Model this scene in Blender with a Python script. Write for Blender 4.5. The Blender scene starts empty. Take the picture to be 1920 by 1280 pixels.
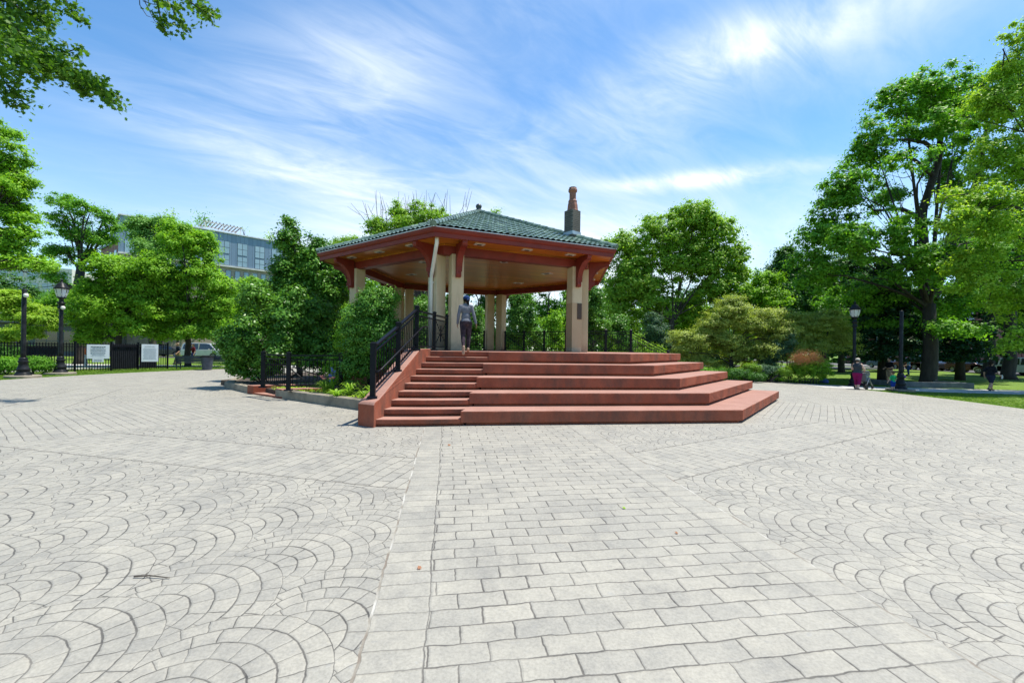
import bpy, bmesh, math
import numpy as np
from math import sin, cos, pi, radians, atan2, sqrt, hypot
from mathutils import Matrix, Vector

scene = bpy.context.scene
COL = scene.collection
RNG = np.random.default_rng(7)

# ------------------------------------------------------------------ camera numbers (15 mm lens, slight roll)
H = 1.7
FPX = 800.0
ROLL = radians(0.833)
HV = 14.27

def at(px, py, d):
    """world point seen at pixel (px,py) of the 1920x1280 photograph, d metres in front of the camera"""
    u0, v0 = px - 960, py - 640
    u = u0 * cos(ROLL) + v0 * sin(ROLL)
    v = -u0 * sin(ROLL) + v0 * cos(ROLL) - HV
    return np.array([u / FPX * d, d, H - v / FPX * d])

def smooth(a, b, x):
    t = np.clip((np.asarray(x, float) - a) / (b - a), 0, 1)
    return t * t * (3 - 2 * t)

def gz(x, y):
    """height of the ground: the square falls a little towards the camera and towards the lawn on the east"""
    x = np.asarray(x, float); y = np.asarray(y, float)
    return -0.012 * np.clip(9.5 - y, 0, 14) - 0.30 * smooth(9, 24, x)

def gp(px, py):
    """ground point under pixel"""
    d = 12.0
    for _ in range(40):
        p = at(px, py, 1.0)
        dz = p[2] - H
        z = float(gz(p[0] * d, d))
        d = 0.5 * d + 0.5 * (z - H) / dz
    return np.array([p[0] * d, d, float(gz(p[0] * d, d))])

# ------------------------------------------------------------------ tags
def tag(o, label=None, cat=None, group=None, kind=None):
    if label: o['label'] = label
    if cat: o['category'] = cat
    if group: o['group'] = group
    if kind: o['kind'] = kind
    return o

def thing(name, loc, label, cat, group=None, rz=0.0):
    o = bpy.data.objects.new(name, None)
    o.empty_display_size = 0.2
    COL.objects.link(o)
    o.location = [float(c) for c in loc]
    o.rotation_euler = (0, 0, rz)
    return tag(o, label, cat, group)

def dup(root, loc, rz, label, group=None):
    r = root.copy(); COL.objects.link(r)
    r.location = [float(c) for c in loc]; r.rotation_euler = (0, 0, rz); r['label'] = label
    if group: r['group'] = group
    for ch in list(root.children):
        c = ch.copy(); COL.objects.link(c); c.parent = r
        for g in list(ch.children):
            e = g.copy(); COL.objects.link(e); e.parent = c
    return r

# ------------------------------------------------------------------ mesh builder
class MB:
    def __init__(s): s.v = []; s.f = []
    def add(s, vs, fs):
        o = len(s.v)
        s.v += [tuple(float(c) for c in p) for p in vs]
        s.f += [[i + o for i in q] for q in fs]
        return s
    def box(s, c, size, rz=0.0, tilt=None, top=1.0):
        hx, hy, hz = [k / 2 for k in size]
        P = []
        for z in (-1, 1):
            k = top if z > 0 else 1.0
            for x, y in ((-1, -1), (1, -1), (1, 1), (-1, 1)):
                P.append(Vector((x * hx * k, y * hy * k, z * hz)))
        M = Matrix.Rotation(rz, 3, 'Z')
        if tilt is not None: M = M @ tilt
        P = [M @ p + Vector([float(q) for q in c]) for p in P]
        return s.add(P, [(3, 2, 1, 0), (4, 5, 6, 7), (0, 1, 5, 4), (1, 2, 6, 5), (2, 3, 7, 6), (3, 0, 4, 7)])
    def bar(s, a, b, w, h, up=(0, 0, 1)):
        a = Vector([float(q) for q in a]); b = Vector([float(q) for q in b])
        d = (b - a).normalized(); upv = Vector(up)
        if abs(d.dot(upv)) > .99: upv = Vector((0, 1, 0))
        sd = d.cross(upv).normalized(); u = sd.cross(d)
        P = []
        for e in (a, b):
            for i, j in ((-1, -1), (1, -1), (1, 1), (-1, 1)):
                P.append(e + sd * (i * w / 2) + u * (j * h / 2))
        return s.add(P, [(0, 1, 2, 3), (7, 6, 5, 4), (1, 0, 4, 5), (2, 1, 5, 6), (3, 2, 6, 7), (0, 3, 7, 4)])
    def prism(s, poly, z0, z1, inset_top=0.0):
        n = len(poly)
        A = sum(poly[i][0] * poly[(i + 1) % n][1] - poly[(i + 1) % n][0] * poly[i][1] for i in range(n))
        if A < 0: poly = poly[::-1]
        z0f = z0 if callable(z0) else (lambda x, y: z0)
        z1f = z1 if callable(z1) else (lambda x, y: z1)
        P = [(x, y, z0f(x, y)) for x, y in poly] + [(x, y, z1f(x, y)) for x, y in poly]
        F = [list(range(n))[::-1], list(range(n, 2 * n))]
        for i in range(n):
            j = (i + 1) % n
            F.append([i, j, n + j, n + i])
        return s.add(P, F)
    def tube(s, pts, radii, n=8, cap=True):
        pts = [Vector([float(q) for q in p]) for p in pts]
        if not hasattr(radii, '__len__'): radii = [radii] * len(pts)
        rings = []; prev = None
        for i, p in enumerate(pts):
            t = (pts[min(i + 1, len(pts) - 1)] - pts[max(i - 1, 0)])
            if t.length < 1e-9: t = Vector((0, 0, 1))
            t.normalize()
            if prev is None:
                a = Vector((1, 0, 0)) if abs(t.x) < .9 else Vector((0, 1, 0))
            else: a = prev
            u = (a - t * a.dot(t))
            if u.length < 1e-6: u = Vector((0, 1, 0)) - t * t.y
            u.normalize(); w = t.cross(u); prev = u
            rings.append([p + (u * cos(2 * pi * k / n) + w * sin(2 * pi * k / n)) * radii[i] for k in range(n)])
        V = [q for r in rings for q in r]; F = []
        for i in range(len(pts) - 1):
            for k in range(n):
                k2 = (k + 1) % n
                F.append((i * n + k, i * n + k2, (i + 1) * n + k2, (i + 1) * n + k))
        if cap:
            F.append(tuple(range(n))[::-1]); F.append(tuple((len(pts) - 1) * n + k for k in range(n)))
        return s.add(V, F)
    def lathe(s, prof, c=(0, 0, 0), n=16, rot=0.0):
        V = []; F = []
        for r, z in prof:
            for k in range(n):
                a = 2 * pi * k / n + rot
                V.append((c[0] + r * cos(a), c[1] + r * sin(a), c[2] + z))
        m = len(prof)
        for i in range(m - 1):
            for k in range(n):
                k2 = (k + 1) % n
                F.append((i * n + k, i * n + k2, (i + 1) * n + k2, (i + 1) * n + k))
        F.append(tuple(range(n))[::-1]); F.append(tuple((m - 1) * n + k for k in range(n)))
        return s.add(V, F)
    def build(s, name, mat, parent=None, smooth=False, bevel=0.0, local=True, seg=2, wobble=0.0):
        """verts are world coordinates; with a parent they are shifted into its frame (parents are unrotated unless local=False)"""
        me = bpy.data.meshes.new(name)
        V = s.v
        if parent is not None and local:
            L = parent
            off = Vector((0, 0, 0))
            while L is not None: off = off + Vector(L.location); L = L.parent
            V = [(x - off.x, y - off.y, z - off.z) for x, y, z in V]
        me.from_pydata(V, [], s.f)
        if bevel > 0:
            bm = bmesh.new(); bm.from_mesh(me)
            if wobble > 0:
                for e in list(bm.edges):
                    L = e.calc_length()
                    if L > .45: bmesh.ops.subdivide_edges(bm, edges=[e], cuts=min(40, int(L / .16)))
                zt = max(v.co.z for v in bm.verts)
                for v in bm.verts:
                    a = RNG.normal(size=3) * wobble
                    v.co += Vector((a[0], a[1], -abs(a[2]) * .8 if v.co.z > zt - .01 else a[2] * .3))
            eds = [e for e in bm.edges if len(e.link_faces) == 2 and e.calc_face_angle(0) > .6]
            bmesh.ops.bevel(bm, geom=eds, offset=bevel, segments=seg, profile=.6, affect='EDGES', clamp_overlap=True)
            bm.to_mesh(me); bm.free()
        me.materials.append(mat)
        if smooth:
            me.polygons.foreach_set('use_smooth', [True] * len(me.polygons))
        me.update()
        o = bpy.data.objects.new(name, me); COL.objects.link(o)
        if parent is not None: o.parent = parent
        return o

def raw_mesh(name, V, k, nf, mat, parent=None, smooth=False):
    """V (nf*k,3): nf separate k-gons"""
    me = bpy.data.meshes.new(name)
    V = np.asarray(V, np.float32)
    if parent is not None:
        V = V - np.array(parent.location, np.float32)
    me.vertices.add(len(V)); me.vertices.foreach_set('co', V.ravel())
    me.loops.add(len(V)); me.loops.foreach_set('vertex_index', np.arange(len(V), dtype=np.int32))
    me.polygons.add(nf); me.polygons.foreach_set('loop_start', np.arange(nf, dtype=np.int32) * k)
    me.update(calc_edges=True)
    me.materials.append(mat)
    o = bpy.data.objects.new(name, me); COL.objects.link(o)
    if parent is not None: o.parent = parent
    return o

# ------------------------------------------------------------------ node language
class G:
    """a node tree being written"""
    def __init__(s, tree): s.t = tree; s.n = tree.nodes; s.l = tree.links
    def node(s, kind, **kw):
        n = s.n.new(kind)
        for k, v in kw.items(): setattr(n, k, v)
        return n
    def link(s, a, b): s.l.new(a.s if isinstance(a, S) else a, b)
    def set(s, sock, v):
        if isinstance(v, S): s.l.new(v.s, sock)
        elif hasattr(v, 'is_output'): s.l.new(v, sock)
        else: sock.default_value = v
    def m(s, op, *a, clamp=False):
        n = s.n.new('ShaderNodeMath'); n.operation = op; n.use_clamp = clamp
        for i, x in enumerate(a): s.set(n.inputs[i], x)
        return S(s, n.outputs[0])
    def xyz(s, x, y, z=0.0):
        n = s.n.new('ShaderNodeCombineXYZ')
        for i, q in enumerate((x, y, z)): s.set(n.inputs[i], q)
        return S(s, n.outputs[0])
    def sep(s, v):
        n = s.n.new('ShaderNodeSeparateXYZ'); s.set(n.inputs[0], v)
        return [S(s, o) for o in n.outputs]
    def pos(s): return S(s, s.n.new('ShaderNodeNewGeometry').outputs['Position'])
    def noise(s, vec, scale, detail=4.0, rough=.55, dist=0.0):
        n = s.n.new('ShaderNodeTexNoise')
        s.set(n.inputs['Vector'], vec); n.inputs['Scale'].default_value = scale
        n.inputs['Detail'].default_value = detail; n.inputs['Roughness'].default_value = rough
        n.inputs['Distortion'].default_value = dist
        return S(s, n.outputs[0]), S(s, n.outputs[1])
    def white(s, vec):
        n = s.n.new('ShaderNodeTexWhiteNoise'); n.noise_dimensions = '3D'
        s.set(n.inputs['Vector'], vec)
        return S(s, n.outputs[0])
    def ramp(s, fac, stops):
        n = s.n.new('ShaderNodeValToRGB'); s.set(n.inputs[0], fac)
        e = n.color_ramp.elements
        while len(e) > 1: e.remove(e[-1])
        e[0].position = stops[0][0]; e[0].color = (*stops[0][1], 1)
        for p, c in stops[1:]:
            q = e.new(p); q.color = (*c, 1)
        return S(s, n.outputs[0])
    def mix(s, f, a, b, mode='MIX'):
        n = s.n.new('ShaderNodeMix'); n.data_type = 'RGBA'; n.blend_type = mode
        s.set(n.inputs[0], f)
        for sock, x in ((n.inputs[6], a), (n.inputs[7], b)):
            if isinstance(x, tuple): sock.default_value = (*x, 1)
            else: s.set(sock, x)
        return S(s, n.outputs[2])
    def step(s, lo, hi, x):
        n = s.n.new('ShaderNodeMapRange'); n.interpolation_type = 'SMOOTHSTEP'
        s.set(n.inputs['Value'], x); s.set(n.inputs['From Min'], lo); s.set(n.inputs['From Max'], hi)
        return S(s, n.outputs[0])
    def lt(s, a, b): return s.m('LESS_THAN', a, b)
    def pick(s, c, a, b):
        """c ? a : b"""
        return b + (a - b) * c if isinstance(a, S) or isinstance(b, S) else c * (a - b) + b
class S:
    def __init__(s, g, sock): s.g = g; s.s = sock
    def __add__(s, o): return s.g.m('ADD', s, o)
    __radd__ = __add__
    def __sub__(s, o): return s.g.m('SUBTRACT', s, o)
    def __rsub__(s, o): return s.g.m('SUBTRACT', o, s)
    def __mul__(s, o): return s.g.m('MULTIPLY', s, o)
    __rmul__ = __mul__
    def __truediv__(s, o): return s.g.m('DIVIDE', s, o)
    def __neg__(s): return s.g.m('MULTIPLY', s, -1.0)
    def floor(s): return s.g.m('FLOOR', s)
    def fract(s): return s.g.m('FRACT', s)
    def abs(s): return s.g.m('ABSOLUTE', s)
    def sqrt(s): return s.g.m('SQRT', s)

def new_mat(name):
    m = bpy.data.materials.new(name); m.use_nodes = True
    g = G(m.node_tree); g.n.clear()
    out = g.node('ShaderNodeOutputMaterial'); b = g.node('ShaderNodeBsdfPrincipled')
    g.l.new(b.outputs[0], out.inputs[0])
    return m, g, b, out

def mat(name, c, c2=None, scale=3.0, rough=.6, metal=0.0, bump=0.0, bscale=None, stretch=None, spec=.5, detail=5.0, contrast=(.35, .65)):
    """plain surface with noise variation between two colours and a fine bump"""
    m, g, b, out = new_mat(name)
    tc = g.node('ShaderNodeTexCoord')
    v = S(g, tc.outputs['Object'])
    if stretch:
        mp = g.node('ShaderNodeMapping'); g.set(mp.inputs[0], v); mp.inputs['Scale'].default_value = stretch
        v = S(g, mp.outputs[0])
    if c2 is None: c2 = tuple(k * .82 for k in c)
    n, _ = g.noise(v, scale, detail)
    colr = g.ramp(n, [(contrast[0], c2), (contrast[1], c)])
    g.link(colr, b.inputs['Base Color'])
    b.inputs['Roughness'].default_value = rough; b.inputs['Metallic'].default_value = metal
    b.inputs['Specular IOR Level'].default_value = spec
    if bump > 0:
        n2, _ = g.noise(v, bscale or scale * 8, 3)
        bp = g.node('ShaderNodeBump'); bp.inputs['Strength'].default_value = bump; bp.inputs['Distance'].default_value = .02
        g.link(n2, bp.inputs['Height']); g.l.new(bp.outputs[0], b.inputs['Normal'])
    return m

def leaf_mat(name, cols, trans=.35, rough=.5, tint=(1.25, 1.3, .5)):
    m, g, b, out = new_mat(name)
    geo = g.node('ShaderNodeNewGeometry')
    r = S(g, geo.outputs['Random Per Island'])
    n, _ = g.noise(S(g, geo.outputs['Position']), .55, 2)
    f = g.m('ADD', r * .62, (n - .5) * .9 + .19, clamp=True)
    k = len(cols) - 1
    colr = g.ramp(f, [(i / k, c) for i, c in enumerate(cols)])
    g.link(colr, b.inputs['Base Color'])
    b.inputs['Roughness'].default_value = rough; b.inputs['Specular IOR Level'].default_value = .22
    t = g.node('ShaderNodeBsdfTranslucent')
    tc = g.mix(1.0, colr, tint, 'MULTIPLY'); g.link(tc, t.inputs[0])
    mx = g.node('ShaderNodeMixShader'); mx.inputs[0].default_value = trans
    g.l.new(b.outputs[0], mx.inputs[1]); g.l.new(t.outputs[0], mx.inputs[2]); g.l.new(mx.outputs[0], out.inputs[0])
    return m
# ------------------------------------------------------------------ the square's geometry
CX, CY = -1.691, 20.45            # centre of the pavilion and of the paving
EAVE_R, COL_R = 6.935, 5.69
A0 = -81.5                      # direction of the path towards the camera (degrees)
PLAZA_R = 21.0
TH, PS = radians(7.727), radians(51.555)
TIER = .323
PLAT = TIER * 5
C1 = np.array([5.582, 10.272]); CV = np.array([-.489, .695])

# ------------------------------------------------------------------ sky, sun, camera
SUN_AZ, SUN_EL = radians(17), radians(70)      # azimuth from +X towards +Y
def make_world():
    w = bpy.data.worlds.new("World"); scene.world = w; w.use_nodes = True
    g = G(w.node_tree); g.n.clear()
    out = g.node('ShaderNodeOutputWorld'); bg = g.node('ShaderNodeBackground')
    g.l.new(bg.outputs[0], out.inputs[0])
    sky = g.node('ShaderNodeTexSky'); sky.sky_type = 'NISHITA'; sky.sun_disc = False
    sky.sun_elevation = SUN_EL; sky.sun_rotation = pi / 2 - SUN_AZ
    sky.altitude = 50; sky.air_density = 1.0; sky.dust_density = .2; sky.ozone_density = 1.1
    bg.inputs[1].default_value = .12
    tc = g.node('ShaderNodeTexCoord')
    d = S(g, tc.outputs['Generated'])
    x, y, z = g.sep(d)
    az = g.m('ARCTAN2', x, y); el = g.m('ARCSINE', z)
    zz = g.m('MAXIMUM', z, .0) + .16
    # cirrus sheet seen on a high plane
    px = x / zz; py = y / zz
    def rot(a, sx, sy, ox=0.0, oy=0.0):
        return g.xyz((px * cos(a) + py * sin(a) + ox) * sx, (py * cos(a) - px * sin(a) + oy) * sy, 0.0)
    wisp, _ = g.noise(rot(radians(38), .60, 1.7), 1.5, 9, .60, .9)
    fine, _ = g.noise(rot(radians(30), 1.4, 3.6, 3.1, 1.7), 1.6, 8, .60, 1.0)
    soft, _ = g.noise(rot(radians(20), .5, .8, 7.0, 2.0), 1.1, 5, .55, .4)
    def blob(a0, e0, sa, se, tilt):
        da = az - a0; de = el - e0
        u = (da * cos(tilt) + de * sin(tilt)) / sa; v = (de * cos(tilt) - da * sin(tilt)) / se
        return g.m('EXPONENT', -(u * u + v * v))
    zones = (blob(-.36, .53, .24, .085, .22) * .85 + blob(.50, .565, .25, .05, .03) * 1.5 + blob(.12, .46, .42, .09, .12) * .55
             + blob(.40, .355, .19, .016, -.03) * 1.1 + blob(-.40, .35, .32, .055, -.1) * .7 + blob(.2, .70, .5, .08, .1) * .35 + blob(.78, .5, .2, .1, .1) * .25)
    haze = g.step(.46, .12, el) * (blob(0.02, .25, .60, .19, 0.0) * 1.25 + .18)
    tex = g.step(.34, .70, wisp * .5 + fine * .5)
    m = zones * (tex * .85 + .16) + haze * (tex * .40 + .66) + g.step(.42, .75, soft) * .16 * tex * g.step(-.75, -.35, az) + g.step(.5, .8, wisp) * .05
    m = g.m('MULTIPLY', m, 1.0, clamp=True)
    m = g.m('MINIMUM', m, .92)
    # the clear sky of the photograph is a saturated blue
    hsv = g.node('ShaderNodeHueSaturation'); hsv.inputs['Saturation'].default_value = 1.18; hsv.inputs['Value'].default_value = 1.22; hsv.inputs['Hue'].default_value = .5
    g.l.new(sky.outputs[0], hsv.inputs['Color'])
    clear = g.mix(1.0, S(g, hsv.outputs[0]), (.80, .97, 1.0), 'MULTIPLY')
    colr = g.mix(m, clear, (5.9, 6.4, 6.8))
    g.link(colr, bg.inputs[0])
make_world()

sun = bpy.data.lights.new('sun', 'SUN'); sun.energy = 5.0; sun.angle = radians(.53); sun.color = (1, .945, .85)
so = bpy.data.objects.new('sun', sun); COL.objects.link(so)
so.rotation_euler = (pi / 2 - SUN_EL, 0, pi / 2 + SUN_AZ)

cam = bpy.data.cameras.new('camera'); co = bpy.data.objects.new('camera', cam); COL.objects.link(co)
cam.lens = 36 * FPX / 1920; cam.sensor_width = 36; cam.sensor_fit = 'HORIZONTAL'
cam.shift_y = HV / 1920; cam.clip_end = 3000; cam.clip_start = .05
co.matrix_world = Matrix.Translation((0, 0, H)) @ Matrix.Rotation(pi / 2, 4, 'X') @ Matrix.Rotation(ROLL, 4, 'Z')
scene.camera = co
scene.view_settings.view_transform = 'Standard'; scene.view_settings.look = 'None'
scene.view_settings.exposure = 0.65; scene.view_settings.gamma = 1.0
scene.cycles.max_bounces = 8; scene.cycles.diffuse_bounces = 5; scene.cycles.glossy_bounces = 2
scene.cycles.transmission_bounces = 4; scene.cycles.transparent_max_bounces = 4

# ------------------------------------------------------------------ paving
def paving_mat():
    m, g, b, out = new_mat('stamped_paving')
    P0 = g.pos()
    n1, c1 = g.noise(P0, 7.0, 3); n2, c2 = g.noise(P0, 1.1, 2)
    x0, y0, z0 = g.sep(P0)
    a1, a2, a3 = g.sep(c1); b1, b2, b3 = g.sep(c2)
    x = x0 + (a1 - .5) * .038 + (b1 - .5) * .05
    y = y0 + (a2 - .5) * .038 + (b2 - .5) * .05
    ax, ay = cos(radians(A0)), sin(radians(A0))
    dx = x - (CX - .07); dy = y - CY
    s = dx * ax + dy * ay; tt = dy * ax - dx * ay      # tt > 0 on the east side
    t = tt.abs()
    rr = (s * s + t * t).sqrt()
    th = g.m('ARCTAN2', t, s)
    q45 = pi / 4
    k = (th / q45 + .5).floor()
    thp = th - k * q45
    sl = rr * g.m('COSINE', thp); ts = rr * g.m('SINE', thp); tl = ts.abs()
    hw = g.pick(g.lt(k, .5), 1.76, 2.40)
    on_spoke = g.lt(tl, hw)
    # ring band between the spokes
    k2 = (th / q45).floor()
    th2 = th - k2 * q45 - q45 / 2
    mm = rr * g.m('COSINE', th2); nn = rr * g.m('SINE', th2)
    R0, R1 = 13.30, 14.62
    on_band = g.lt(R0, mm) * g.lt(mm, R1)
    def edge(v, p):           # distance to the cell edge of a pattern of period p
        return (.5 - ((v / p).fract() - .5).abs()) * p
    # running bond on the spokes
    RW, BL = .172, .345
    row = (sl / RW).floor()
    hshift = g.white(g.xyz(row, 3.0, 0.0)) * .10
    u = ts / BL + g.m('MODULO', row, 2.0) * .5 + hshift
    d_row = edge(sl, RW); d_col = (.5 - (u.fract() - .5).abs()) * BL
    strip = g.lt(hw - .37, tl)
    d_in = (tl - (hw - .37)).abs()
    d_spoke = g.m('MINIMUM', g.m('MINIMUM', d_row, d_col + strip * 9.0), d_in)
    id_spoke = g.xyz(row, u.floor() + strip * 100, k)
    # ring band
    row2 = (nn / .19).floor()
    u2 = mm / .36 + g.m('MODULO', row2, 2.0) * .5
    d_band = g.m('MINIMUM', edge(nn, .19), (.5 - (u2.fract() - .5).abs()) * .36)
    id_band = g.xyz(row2, u2.floor(), 40.0)
    # fans
    r2 = sqrt(.5)
    q = (-s - t) * r2; p = (s - t) * r2
    W, ST, RR, RG, CO = 1.0, .735, .66, .147, -.19
    CA, CB = .050, .097
    def fan(i):
        lx = p - i * W
        arc = g.m('MAXIMUM', RR * RR - lx * lx, 0.0).sqrt()
        j = g.m('CEIL', (q - i * CO - arc) / ST)
        qc = j * ST + i * CO
        return lx, j, qc + g.lt(RR - .004, lx.abs()) * 500.0
    i0 = (p / W).floor()
    lxa, ja, qa = fan(i0); lxb, jb, qb = fan(i0 + 1.0)
    first = g.lt(qa, qb)
    lx = g.pick(first, lxa, lxb); j = g.pick(first, ja, jb); i = i0 + (1.0 - first)
    qy = q - g.pick(first, qa, qb)
    Bq = qy * CA + RR * CB; Cq = lx * lx + qy * qy - RR * RR; Aq = CA * CA - CB * CB
    kr = (g.m('MAXIMUM', Bq * Bq - Cq * Aq, 1e-6).sqrt() - Bq) / Aq
    ri = kr.floor()
    d_ring = (.5 - (kr.fract() - .5).abs()) * RG
    rm = g.m('MAXIMUM', RR - (ri + .5) * .097, .12)
    ang = g.m('ARCTAN2', lx, qy + (ri + .5) * .050)
    sg = ang * rm / .145 + g.white(g.xyz(ri, i, j)) * .8
    d_seg = (.5 - (sg.fract() - .5).abs()) * .145
    d_fan = g.m('MINIMUM', d_ring, d_seg + .0022)
    id_fan = g.xyz(i + ri * 17.0, j, sg.floor() + 80.0)
    # assemble
    d_a = g.pick(on_band, d_band, d_fan)
    dist = g.pick(on_spoke, d_spoke, d_a)
    # construction joints at the borders
    d_edge = g.m('MINIMUM', (tl - hw).abs(), g.m('MINIMUM', (mm - R0).abs(), (mm - R1).abs()) + on_spoke * 9.0)
    def vmix(f, a, bb):
        n = g.node('ShaderNodeMix'); n.data_type = 'VECTOR'; g.set(n.inputs[0], f); g.set(n.inputs[4], a); g.set(n.inputs[5], bb)
        return S(g, n.outputs[1])
    cid = vmix(on_spoke, vmix(on_band, id_fan, id_band), id_spoke)
    h = g.white(cid)
    wear, _ = g.noise(P0, 2.3, 4)
    wear2, _ = g.noise(P0, .35, 3)
    wid = .0028 + g.step(.3, .75, wear) * .0042
    wid = wid * (1.0 - strip * on_spoke * .15)
    joint = g.step(wid + .0035, wid * .6, dist)
    joint = joint * (g.step(.22, .6, wear) * .3 + .7) * (1.0 - strip * on_spoke * .35)
    bj = g.step(.012, .006, d_edge)
    # colours
    f1, _ = g.noise(P0, 9.0, 6, .65); f2, _ = g.noise(P0, 48.0, 4, .7); f3, _ = g.noise(P0, 1.6, 5, .6)
    base = g.ramp(f3 * .55 + f1 * .45, [(.30, (.215, .207, .184)), (.5, (.288, .274, .235)), (.70, (.340, .322, .272))])
    base = g.mix(1.0, base, g.ramp(h, [(0, (.92, .925, .93)), (1, (1.05, 1.045, 1.025))]), 'MULTIPLY')
    base = g.mix(1.0, base, g.ramp(f2, [(.3, (.80, .80, .80)), (.62, (1.07, 1.07, 1.07))]), 'MULTIPLY')
    blot = g.step(.60, .74, f1) * g.step(.45, .62, f3)
    base = g.mix(blot * .40, base, (.21, .225, .24))
    soil = g.step(.56, .72, wear2 * .6 + f1 * .4)
    base = g.mix(soil * .45, base, (.24, .205, .16))
    vo = g.node('ShaderNodeTexVoronoi'); vo.inputs['Scale'].default_value = 1.7; g.set(vo.inputs['Vector'], P0)
    gum = g.step(.035, .026, S(g, vo.outputs['Distance'])) * g.step(.55, .6, g.white(S(g, vo.outputs['Position'])))
    base = g.mix(gum * .5, base, (.10, .10, .10))
    clf, _ = g.noise(g.xyz(x0 * 14.0, y0 * 26.0, 0.0), 1.0, 5, .7)
    base = g.mix(g.step(.56, .70, clf) * .28, base, (.17, .175, .18))
    jc = g.ramp(f1, [(.35, (.028, .026, .024)), (.65, (.10, .092, .08))])
    colr = g.mix(joint * .88, base, jc)
    filler = g.ramp(wear, [(.42, (.16, .13, .10)), (.5, (.24, .22, .18)), (.62, (.42, .405, .36))])
    nb = g.lt((tl - hw).abs(), .02)
    colr = g.mix(bj * .9, colr, g.mix(nb, (.07, .06, .05), filler))
    g.link(colr, b.inputs['Base Color'])
    g.link(g.m('MULTIPLY', f1, .25) + .52, b.inputs['Roughness'])
    b.inputs['Specular IOR Level'].default_value = .35
    hgt = (1.0 - g.m('MAXIMUM', g.step(wid + .014, wid * .4, dist), bj)) + f2 * .16 + f1 * .26 + h * .10
    bp = g.node('ShaderNodeBump'); bp.inputs['Strength'].default_value = .40; bp.inputs['Distance'].default_value = .010
    g.link(hgt, bp.inputs['Height']); g.l.new(bp.outputs[0], b.inputs['Normal'])
    return m

def grass_mat():
    m, g, b, out = new_mat('lawn_grass')
    P = g.pos()
    a, _ = g.noise(P, .35, 4); c, _ = g.noise(P, 5.0, 6, .7); f, _ = g.noise(P, 60.0, 3, .7)
    colr = g.ramp(a * .35 + c * .4 + f * .25, [(.34, (.050, .105, .012)), (.5, (.110, .190, .020)), (.66, (.185, .255, .040))])
    g.link(colr, b.inputs['Base Color']); b.inputs['Roughness'].default_value = .85; b.inputs['Specular IOR Level'].default_value = .2
    bp = g.node('ShaderNodeBump'); bp.inputs['Strength'].default_value = .8; bp.inputs['Distance'].default_value = .06
    g.link(c * .5 + f * .5, bp.inputs['Height']); g.l.new(bp.outputs[0], b.inputs['Normal'])
    return m

def polar_sheet(name, radii, nseg, dz, material, center_fan):
    V = []; F = []
    if center_fan: V.append((CX, CY, float(gz(CX, CY)) + dz))
    o = len(V)
    for r in radii:
        for k in range(nseg):
            a = 2 * pi * k / nseg
            x, y = CX + r * cos(a), CY + r * sin(a)
            V.append((x, y, float(gz(x, y)) + dz))
    if center_fan:
        F += [(0, o + k, o + (k + 1) % nseg) for k in range(nseg)]
    for i in range(len(radii) - 1):
        for k in range(nseg):
            k2 = (k + 1) % nseg
            F.append((o + i * nseg + k, o + i * nseg + k2, o + (i + 1) * nseg + k2, o + (i + 1) * nseg + k)[::-1])
            F[-1] = F[-1][::-1]
    me = bpy.data.meshes.new(name); me.from_pydata(V, [], F); me.materials.append(material)
    bm = bmesh.new(); bm.from_mesh(me); bmesh.ops.recalc_face_normals(bm, faces=bm.faces)
    if sum(f.normal.z for f in bm.faces) < 0: bmesh.ops.reverse_faces(bm, faces=bm.faces)
    bm.to_mesh(me); bm.free()
    me.polygons.foreach_set('use_smooth', [True] * len(me.polygons))
    ob = bpy.data.objects.new(name, me); COL.objects.link(ob)
    return tag(ob, kind='structure')
M = {}
M['paving'] = paving_mat(); M['grass'] = grass_mat()
polar_sheet('paved_square', list(np.arange(.5, PLAZA_R + .01, .5)), 240, 0.0, M['paving'], True)
polar_sheet('lawn', [PLAZA_R - .25, PLAZA_R, PLAZA_R + .4] + list(np.arange(22.5, 50, 1.5)) + [55, 62, 70, 80, 95, 120, 160, 240, 400, 800], 240, -.012, M['grass'], False)

M['path'] = mat('path_concrete', (.47, .46, .43), (.36, .355, .34), 2.0, .8, bump=.2)
M['asphalt'] = mat('asphalt', (.07, .07, .072), (.05, .05, .052), 4.0, .85, bump=.2)
def strip_sheet(name, pts, width, dz, material):
    mb = MB(); n = len(pts); V = []
    for i, (x, y) in enumerate(pts):
        a = np.array(pts[min(i + 1, n - 1)]) - np.array(pts[max(i - 1, 0)]); a = a / np.linalg.norm(a)
        nx, ny = -a[1], a[0]
        for sgn in (1, -1):
            X, Y = x + nx * width / 2 * sgn, y + ny * width / 2 * sgn
            V.append((X, Y, float(gz(X, Y)) + dz))
    mb.add(V, [(2 * i, 2 * i + 1, 2 * i + 3, 2 * i + 2) for i in range(n - 1)])
    return tag(mb.build(name, material), kind='structure')
def densify(pts, step=1.0):
    out = []
    for a, b in zip(pts[:-1], pts[1:]):
        n = max(1, int(hypot(b[0] - a[0], b[1] - a[1]) / step))
        out += [(a[0] + (b[0] - a[0]) * i / n, a[1] + (b[1] - a[1]) * i / n) for i in range(n)]
    return out + [pts[-1]]
strip_sheet('park_path', densify([(17.6, 25.2), (24, 24.4), (34, 23.2), (60, 19)]), 3.0, .006, M['path'])
strip_sheet('far_path', densify([(-60, 36), (-34, 33.0), (-22, 33.6), (-14, 38)]), 2.6, .006, M['path'])
strip_sheet('street', [(58.6, -40), (58.6, 30), (58.6, 160)], 9.0, .01, M['asphalt'])
strip_sheet('sidewalk', [(66.0, -40), (66.0, 160)], 5.0, .10, M['path'])
strip_sheet('side_street', [(-120, 57), (0, 57), (52, 62)], 8.0, .01, M['asphalt'])
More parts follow.
